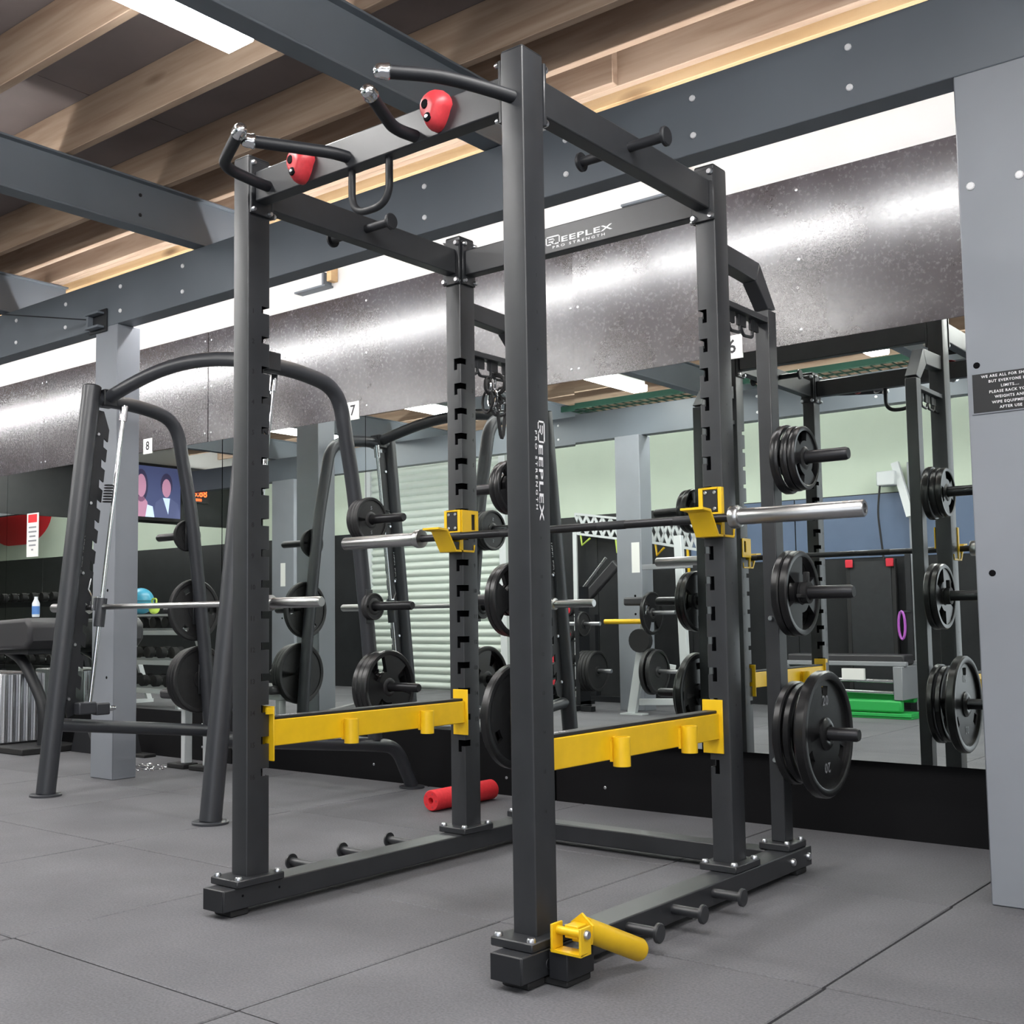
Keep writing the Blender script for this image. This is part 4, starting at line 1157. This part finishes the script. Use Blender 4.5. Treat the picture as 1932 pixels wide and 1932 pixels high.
# ---------------------------------------------------------------- the far side of the hall, seen in the mirror
def mirror_side():
    # roller door
    x0, x1 = -8.02, -5.80
    d = structure(MB().box(x0 - 0.06, x1 + 0.06, YF + 0.001, YF + 0.02, 0, 2.98).build('door_1', 'roller'))
    MB().box(x0 - 0.10, x0, YF + 0.021, YF + 0.08, 0, 2.98).box(x1, x1 + 0.10, YF + 0.021, YF + 0.08, 0, 2.98).build('guide_rail', 'white_metal', d)
    prof = [(0.030 * math.sin(PI * k / 8) + (0.006 if 0 < k < 8 else 0), 0.094 * k / 8) for k in range(9)] + [(0.0, 0.092), (0.0, 0.002)]
    sl = MB().prism(prof, (x0 + 0.002, 0, 0), Y, Z, X * (x1 - x0 - 0.004)).build('slat', 'roller', d, sharp=60)
    sl.location = (0, YF + 0.022, 0.01)
    for k in range(1, 30): put(sl, 'slat', d, (0, YF + 0.022, 0.01 + 0.098 * k))
    # green wire mesh below the joists
    for xa, xb, l in ((-4.9, -2.6, 'dark green wire mesh fixed under the joists beside the roller door'), (-2.1, -0.4, 'dark green wire mesh fixed under the joists above the hanging cable')):
        t = thing('mesh_panel', l, 'mesh panel', ((xa + xb) / 2, -3.62, 3.25), group='green mesh under the joists')
        m = MB(); w = (xb - xa) / 2
        for k in range(int(w * 2 / 0.10) + 1): m.bar((-w + k * 0.10, -0.36, 0), (-w + k * 0.10, 0.36, 0), 0.010, 0.010)
        for k in range(5): m.bar((-w, -0.36 + 0.18 * k, 0.011), (w, -0.36 + 0.18 * k, 0.011), 0.016, 0.012)
        m.build('wires', 'green_mesh', t)['kind'] = 'stuff'
        MB().box(-w, w, -0.39, -0.361, -0.03, 0.03).box(-w, w, 0.361, 0.39, -0.03, 0.03).build('edge_rail', 'green_mesh', t)
    # television on the bulkhead
    t = thing('television', 'flat television on the bulkhead showing two presenters, seen in the mirror', 'television', (-10.50, -2.02, 2.72))
    MB().box(-0.03, 0.03, -0.66, 0.66, -0.40, 0.40).build('case', 'rubber', t, bevel=0.006)
    MB().box(-0.10, -0.031, -0.1, 0.1, -0.1, 0.1).build('wall_mount', 'powder_dark', t)
    def flat(poly, x, nm, mt): return MB().prism(poly, (x, 0, 0), Y, Z, X * 0.0008).build(nm, mt, t, flat=True)
    flat([(-0.62, -0.35), (0.62, -0.35), (0.62, 0.36), (-0.62, 0.36)], 0.0302, 'screen', 'screen_bg')
    def oval(cy, cz, ry, rz, n=18): return [(cy + ry * math.cos(2 * PI * k / n), cz + rz * math.sin(2 * PI * k / n)) for k in range(n)]
    # the mirror flips it: first presenter further along +y
    q = -0.20
    flat(oval(0.24 + q, 0.08, 0.11, 0.23), 0.0312, 'hair_shape', 'screen_hair'); flat(oval(0.24 + q, 0.08, 0.080, 0.16), 0.0322, 'face_shape', 'screen_skin')
    flat([(0.10 + q, -0.35), (0.14 + q, -0.14), (0.20 + q, -0.07), (0.28 + q, -0.07), (0.36 + q, -0.14), (0.42 + q, -0.35)], 0.0312, 'shoulders_shape', 'screen_skin')
    flat([(0.02 + q, -0.35), (0.05 + q, -0.20), (0.14 + q, -0.18), (0.17 + q, -0.35)], 0.0322, 'sleeve_shape', 'screen_white')
    flat(oval(-0.38, 0.12, 0.10, 0.16), 0.0312, 'hair_shape', 'screen_hair'); flat(oval(-0.38, 0.07, 0.075, 0.13), 0.0322, 'face_shape', 'screen_skin')
    flat([(-0.62, -0.35), (-0.58, -0.14), (-0.44, -0.06), (-0.32, -0.06), (-0.20, -0.14), (-0.16, -0.35)], 0.0312, 'suit_shape', 'screen_suit')
    flat([(-0.41, -0.30), (-0.44, -0.07), (-0.32, -0.07)], 0.0318, 'shirt_shape', 'screen_white')
    t = thing('led_clock', 'small black wall timer with glowing orange digits beside the television', 'clock', (-10.585, -3.02, 2.74))
    MB().box(-0.014, 0.025, -0.20, 0.20, -0.11, 0.11).build('case', 'rubber', t, bevel=0.004)
    MB().text('88:88', (0.0252, 0, 0.03), Y, Z, 0.15).text('88888', (0.0252, 0, -0.065), Y, Z, 0.055).build('digits', 'led_red', t, flat=True, fix=False)
    t = thing('exit_sign', 'small hanging green exit sign at the far wall', 'sign', (-9.05, -3.86, 2.13))
    MB().box(-0.15, 0.15, -0.02, 0.02, -0.12, 0.12).build('sign_box', 'paper', t)
    MB().box(-0.10, 0.12, 0.0202, 0.022, -0.10, 0.08).build('sign_face', 'exit_green', t)
    MB().tube([(0, 0, 0.12), (0, 0, 1.18)], 0.008, 6).build('rod', 'zinc', t)
    # red mural on the green wall, far end
    t = thing('red_mural', 'big round red painted mural with a white tick on the far green wall', 'mural', (-17.3, YF + 0.001, 2.95))
    MB().prism([(1.15 * math.cos(2 * PI * k / 40), max(-0.56, 0.60 * math.sin(2 * PI * k / 40))) for k in range(40)], (0, 0, 0), X, Z, Y * 0.004).build('red_disc', 'sign_red', t, flat=True)
    MB().prism([(0.1, 0.34), (0.3, 0.16), (0.62, 0.5), (0.5, 0.56), (0.3, 0.34), (0.18, 0.44)], (0, 0.0045, 0), X, Z, Y * 0.002).build('white_tick', 'green_wall', t, flat=True)

    # dumbbells and their racks
    def dumbbell(nm, label, loc, rot, r, L, mat, group, end='rubber'):
        t = thing(nm, label, 'dumbbell', loc, rot, group)
        MB().tube([(-L * 0.25, 0, 0), (L * 0.25, 0, 0)], 0.015, 8).build('handle', 'chrome', t)
        for s in (1, -1):
            h = MB().lathe([(0, 0), (r * 0.9, 0), (r, 0.01), (r, L * 0.24), (r * 0.9, L * 0.25), (0, L * 0.25)], (s * L * 0.25, 0, 0), X * s, 14).build('head', mat, t)
            if end != 'rubber':
                MB().lathe([(0, 0.004), (r * 0.7, 0.004), (r * 0.7, 0)], (s * L * 0.5, 0, 0), X * s, 14).build('end_cap', end, h)
        return t
    def shelf_rack(label, x0, x1, y, tiers, mat, grp, dlabel, n, r):
        t = thing('dumbbell_rack', label, 'dumbbell rack', ((x0 + x1) / 2, y, 0))
        w = (x1 - x0) / 2
        for s in (-1, 1):
            MB().bar((s * (w - 0.05), -0.22, 0.0), (s * (w - 0.05), 0.10, tiers[-1] + 0.10), 0.06, 0.04, (1, 0, 0)).bar((s * (w - 0.05), -0.25, 0.02), (s * (w - 0.05), 0.30, 0.02), 0.06, 0.04).build('side_frame', mat, t)
        for z in tiers:
            yy = 0.30 - 0.22 * z
            MB().box(-w, w, yy - 0.16, yy - 0.12, z - 0.05, z + 0.01).box(-w, w, yy + 0.10, yy + 0.14, z - 0.06, z - 0.01).build('tier', mat, t)
        first = None
        places = ('bottom', 'middle', 'top')
        for k, z in enumerate(tiers):
            yy = 0.30 - 0.22 * z
            for i in range(n):
                loc = ((x0 + x1) / 2 - w + (i + 0.5) * 2 * w / n, y + yy, z + r + 0.0115)
                lb = dlabel % places[k]
                if first is None: first = dumbbell('dumbbell', lb, loc, (0, 0, PI / 2), r, 0.30, 'rubber', grp + ', ' + places[k])
                else: copy_thing(first, loc, (0, 0, PI / 2), lb, grp + ', ' + places[k])
    shelf_rack('white-framed dumbbell rack beside the slim column, seen in the mirror', -8.45, -7.15, -0.45, (0.22, 0.52, 0.84), 'white_metal', 'dumbbells on the white rack', 'black dumbbell on the %s tier of the white-framed rack', 6, 0.062)
    shelf_rack('long dark dumbbell rack behind the curl bench, seen in the mirror', -11.6, -9.5, -0.45, (0.42, 0.80, 1.18), 'powder_dark', 'dumbbells on the long dark rack', 'black dumbbell with bright handle on the %s tier of the long dark rack', 9, 0.055)
    t = thing('medicine_ball', 'pale blue medicine ball on top of the white dumbbell rack', 'ball', (-8.07, -0.30, 1.157))
    MB().ball((0, 0, 0), 0.148, 24, 14).build('ball_body', 'ball_blue', t)
    MB().lathe([(0.150, -0.003), (0.1495, 0.003)], (0, 0, 0), Z, 24).build('seam', 'rubber', t)
    t = thing('top_tray', 'thin white tray across the top of the white dumbbell rack', 'tray', (-7.85, -0.30, 0.985))
    MB().box(-0.55, 0.55, -0.12, 0.12, 0, 0.022).build('tray', 'white_metal', t)
    MB().box(-0.5, -0.46, -0.05, -0.01, -0.15, -0.001).box(0.46, 0.5, -0.05, -0.01, -0.15, -0.001).build('tray_leg', 'white_metal', t)
    def kettle(label, x, mat):
        t = thing('kettlebell', label, 'kettlebell', (x, -0.30, 1.0085))
        MB().ball((0, 0, 0.062), 0.062, 16, 10).build('bell', mat, t)
        MB().tube(smooth_path([(-0.035, 0, 0.11), (-0.045, 0, 0.17), (0.045, 0, 0.17), (0.035, 0, 0.11)], 0.03, 4), 0.010, 8).build('handle', mat, t)
    kettle('orange kettlebell beside the pale blue ball', -8.33, 'orange'); kettle('lime kettlebell beside the orange one', -7.82, 'lime')

    # white plate-loaded machine
    t = thing('plate_machine', 'white-framed plate-loaded machine with black pad, seen in the mirror', 'gym machine', (-2.80, -2.25, 0))
    MB().bar((-0.06, 0, 0.015), (0.12, 0.02, 0.86), 0.09, 0.05, (0, 1, 0)).build('front_post', 'white_metal', t, bevel=0.004)
    MB().box(-0.16, 0.08, -0.06, 0.06, 0, 0.014).build('foot_plate', 'white_metal', t)
    MB().bar((0.0, -0.02, 0.12), (0.42, -0.30, 0.12), 0.06, 0.06).bar((0.04, 0.0, 0.5), (0.30, -0.20, 0.44), 0.05, 0.05).build('brace', 'white_metal', t, bevel=0.003)
    MB().bar((0.36, -0.30, 0.014), (0.28, -0.36, 1.70), 0.06, 0.08, (1, 0, 0)).build('rear_post', 'white_metal', t, bevel=0.004)
    MB().bar((0.0, -0.16, 1.40), (0.52, -0.16, 1.40), 0.05, 0.05).build('cross_bar', 'grey_metal', t, bevel=0.003)
    MB().box(-0.10, 0.20, -0.12, 0.06, 1.03, 1.11).build('seat_pad', 'vinyl', t, bevel=0.02, seg=3)
    MB().tube([(0.05, -0.05, 0.86), (0.05, -0.05, 1.03)], 0.03, 10).build('pad_post', 'powder_dark', t)
    MB().tube([(-0.30, 0.07, 0.88), (0.12, 0.07, 0.88)], 0.024, 12).build('gold_sleeve', 'yellow', t)
    MB().lathe([(0, 0), (0.11, 0), (0.11, 0.07), (0, 0.07)], (0.092, 0.040, 0.70), Y, 20).build('cam_wheel', 'rubber', t)
    MB().tube([(0.18, 0.10, 0.42), (0.52, 0.10, 0.42)], 0.02, 10).build('plate_peg', 'zinc', t)
    for i, (dx, R, st, l) in enumerate(((0.20, .215, 'slots', 'large black plate, rear one on the low peg of the white machine'), (0.26, .205, 'solid', 'large black plate, front one on the low peg of the white machine'))):
        plate(l, (-2.80 + dx, -2.15, 0.42 - 0.005), (1, 0, 0), R, 0.04, st, 'iron', 'plates on the white machine')
    MB().tube([(0.20, 0.14, 0.96), (0.50, 0.14, 0.96)], 0.02, 10).build('plate_peg', 'zinc', t)
    plate('black grip plate on the upper peg of the white machine', (-2.80 + 0.24, -2.11, 0.955), (1, 0, 0), 0.20, 0.035, 'grip', 'rubber_gloss', 'plates on the white machine', turn=0.4)
    # plate storage behind it
    t = thing('plate_tree', 'low black plate tree behind the white machine, seen in the mirror', 'plate rack', (-3.55, -2.33, 0))
    MB().box(-0.04, 0.04, -0.22, 0.22, 0, 0.05).box(-0.20, 0.20, -0.04, 0.04, 0, 0.049).build('base', 'powder_dark', t)
    MB().box(-0.035, 0.035, -0.035, 0.035, 0.051, 1.10).build('post', 'powder_dark', t, bevel=0.003)
    MB().tube([(0.036, 0, 0.40), (0.42, 0, 0.40)], 0.021, 10).tube([(-0.30, 0, 0.86), (0.30, 0, 0.86)], 0.021, 10).build('peg', 'zinc', t)
    for i in range(5): plate('black plate in the row of five on the low peg of the plate tree', (-3.46 + 0.037 * i, -2.33, 0.396), (1, 0, 0), 0.20, 0.034, 'solid', 'rubber', 'row of plates on the low peg of the plate tree')
    plate('grey-rimmed plate on the upper peg of the plate tree', (-3.50, -2.33, 0.856), (1, 0, 0), 0.13, 0.03, 'solid', 'iron', 'plates on the white machine')
    plate('second small plate on the upper peg of the plate tree', (-3.46, -2.33, 0.856), (1, 0, 0), 0.125, 0.03, 'solid', 'rubber', 'plates on the white machine')
    # red-ended dumbbell tower
    t = thing('dumbbell_tower', 'narrow black tower holding red-ended dumbbells behind the smith machine, seen in the mirror', 'dumbbell rack', (-4.12, -3.02, 0))
    MB().box(-0.23, -0.18, -0.10, 0.10, 0, 1.25).box(0.18, 0.23, -0.10, 0.10, 0, 1.25).box(-0.23, 0.23, -0.18, 0.20, 0, 0.04).build('tower_frame', 'powder_dark', t)
    for z in (0.22, 0.48, 0.74, 1.0):
        MB().box(-0.18, 0.18, -0.06, 0.14, z - 0.075, z - 0.0625).build('cradle', 'powder_dark', t)
    first = None
    for k, z in enumerate((0.22, 0.48, 0.74, 1.0)):
        for dx in (-0.085, 0.085):
            lab = 'red-ended black dumbbell on the narrow tower, %s cradle' % ('lowest', 'second', 'third', 'top')[k]
            grp = 'red-ended dumbbells, %s cradle' % ('lowest', 'second', 'third', 'top')[k]
            if first is None: first = dumbbell('dumbbell', lab, (-4.12 + dx, -2.96, z), (0, 0, PI / 2), 0.062, 0.26, 'rubber', grp, 'red_end')
            else: copy_thing(first, (-4.12 + dx, -2.96, z), (0, 0, PI / 2), lab, grp)
    # inclined black machine
    t = thing('incline_machine', 'black incline press machine with a tilted pad, seen in the mirror', 'gym machine', (-3.74, -3.52, 0))
    MB().box(-0.45, 0.35, -0.05, 0.05, 0, 0.06).box(-0.03, 0.03, -0.14, -0.05, 0, 0.06).build('base', 'powder_dark', t)
    MB().bar((-0.35, 0, 0.061), (-0.35, 0, 0.95), 0.07, 0.07).bar((0.14, 0, 0.061), (0.14, 0, 1.62), 0.08, 0.08).build('post', 'powder_dark', t)
    MB().bar((-0.50, 0.09, 1.02), (0.02, 0.09, 1.50), 0.11, 0.07, (0, 1, 0)).build('tilted_pad', 'vinyl', t, bevel=0.015, seg=2)
    MB().tube([(-0.48, 0.20, 1.10), (-0.05, 0.20, 1.56)], 0.018, 10).build('press_arm', 'chrome', t)
    # white lattice trusses with yellow straps
    for a, b, l, g in ((Vector((-4.62, -3.90, 2.02)), Vector((-3.72, -3.84, 1.88)), 'white lattice truss with yellow straps beside the near side of the mirrored column', 1),
                       (Vector((-3.22, -3.22, 1.82)), Vector((-2.46, -3.05, 1.68)), 'white lattice truss with yellow straps on the other side of the mirrored column', 2)):
        t = thing('lattice_truss', l, 'truss', tuple(a), group='white lattice trusses')
        d = b - a; m = MB(); h = Vector((0, 0, 0.115))
        m.bar(h, d + h, 0.03, 0.025).bar(-h, d - h, 0.03, 0.025)
        m.build('chord', 'white_metal', t)
        m = MB(); n = 8
        for k in range(n):
            p, q = d * (k / n), d * ((k + 1) / n)
            m.bar(p + h * 0.9, q - h * 0.9, 0.015, 0.03); m.bar(p - h * 0.9, q + h * 0.9, 0.015, 0.03)
        m.build('lattice_bar', 'white_metal', t)['kind'] = 'stuff'
        MB().bar(d - h * 0.8, (d.x * 1.0, d.y, -a.z), 0.05, 0.05).bar(-h * 0.8, (0, 0, -a.z), 0.05, 0.05).build('leg', 'white_metal', t)
        MB().tube([tuple(d * 0.15 - h), tuple(d * 0.17 - h * 2.1), tuple(d * 0.30 - h * 1.3)], 0.012, 6).tube([tuple(d * 0.7 - h), tuple(d * 0.72 - h * (2.4 if g == 1 else 4.5))], 0.014, 6).build('strap', 'lime' if g == 1 else 'yellow', t)
    # right end of the mirror: leaning mat, cable handle, padded carriage machine
    t = thing('upright_mat', 'tall grey exercise board with red corners leaning on the wall, seen in the mirror', 'board', (-1.16, -3.93, 0.0))
    MB().bar((-0.22, 0.0, 0.02), (-0.22, -0.02, 1.46), 0.04, 0.05, (0, 1, 0)).bar((0.22, 0.0, 0.02), (0.22, -0.02, 1.46), 0.04, 0.05, (0, 1, 0)).build('side_rail', 'rubber', t, bevel=0.004)
    MB().box(-0.199, 0.199, -0.02, 0.01, 0.10, 1.44).build('board_face', 'powder', t)
    MB().box(-0.235, -0.16, 0.028, 0.04, 1.38, 1.46).box(0.16, 0.235, 0.028, 0.04, 1.38, 1.46).build('corner_guard', 'red_end', t, bevel=0.01)
    t = thing('cable_column', 'slim white cable column with a black handle strap on the far wall', 'gym machine', (-0.86, -3.90, 0))
    MB().bar((-0.02, -0.02, 2.38), (0.12, 0.02, 1.85), 0.07, 0.05, (0, 1, 0)).build('swivel_arm', 'white_metal', t)
    MB().box(-0.18, 0.0, -0.10, 0.06, 2.16, 2.30).build('swivel_head', 'white_metal', t, bevel=0.01)
    MB().box(0.08, 0.16, -0.13, -0.05, 0, 2.38).build('column_post', 'grey_metal', t)
    MB().tube(smooth_path([(-0.15, 0.05, 2.16), (-0.17, 0.08, 1.9), (-0.13, 0.08, 1.45)], 0.1), 0.010, 8).build('strap', 'rubber', t)
    t = thing('reformer_bench', 'low grey framed bench machine on bright green runners, seen in the mirror', 'gym machine', (-0.98, -3.30, 0))
    MB().box(-0.75, 0.45, -0.06, 0.26, 0.02, 0.05).box(-0.75, 0.45, -0.05, 0.25, 0.0, 0.019).build('base_skid', 'green_paint', t, bevel=0.003)
    MB().box(-0.75, 0.36, 0.16, 0.25, 0.055, 0.165).box(-0.75, 0.36, -0.20, -0.12, 0.12, 0.22).build('runner', 'green_paint', t, bevel=0.02, seg=2)
    MB().box(0.30, 0.38, -0.20, 0.25, 0.166, 0.46).box(-0.75, -0.68, -0.20, 0.25, 0.221, 0.46).build('end_frame', 'grey_metal', t, bevel=0.004)
    MB().box(-0.75, 0.40, 0.14, 0.20, 0.461, 0.50).box(-0.75, 0.40, -0.20, -0.14, 0.461, 0.50).build('rail', 'grey_metal', t, bevel=0.004)
    MB().box(-0.72, 0.36, -0.139, 0.139, 0.47, 0.56).build('seat_pad', 'vinyl', t, bevel=0.015, seg=2)
    MB().tube([(-0.75, 0.24, 0.25), (0.30, 0.24, 0.23)], 0.018, 10).tube([(-0.75, 0.24, 0.35), (0.30, 0.24, 0.33)], 0.018, 10).build('slide_bar', 'chrome', t)
    MB().box(-0.14, 0.06, 0.262, 0.30, 0.34, 0.44).build('white_box', 'paper', t)
    t = thing('purple_band', 'purple resistance band hanging beside the leaning board', 'band', (-0.77, -3.60, 0.92))
    MB().tube([(0.03 * math.sin(2 * PI * k / 16), 0, -0.10 + 0.13 * math.cos(2 * PI * k / 16)) for k in range(16)], 0.012, 6, closed=True).build('band_loop', 'purple', t)
    MB().box(-0.008, 0.008, -0.22, 0.01, 0.02, 0.035).build('band_hook', 'zinc', t)
    t = thing('band_post', 'thin dark post carrying the purple resistance band', 'post', (-0.77, -3.83, 0))
    MB().box(-0.025, 0.025, -0.02, 0.01, 0, 1.5).box(-0.12, 0.12, -0.12, 0.10, 0, 0.02).build('post_body', 'powder_dark', t)
mirror_side()
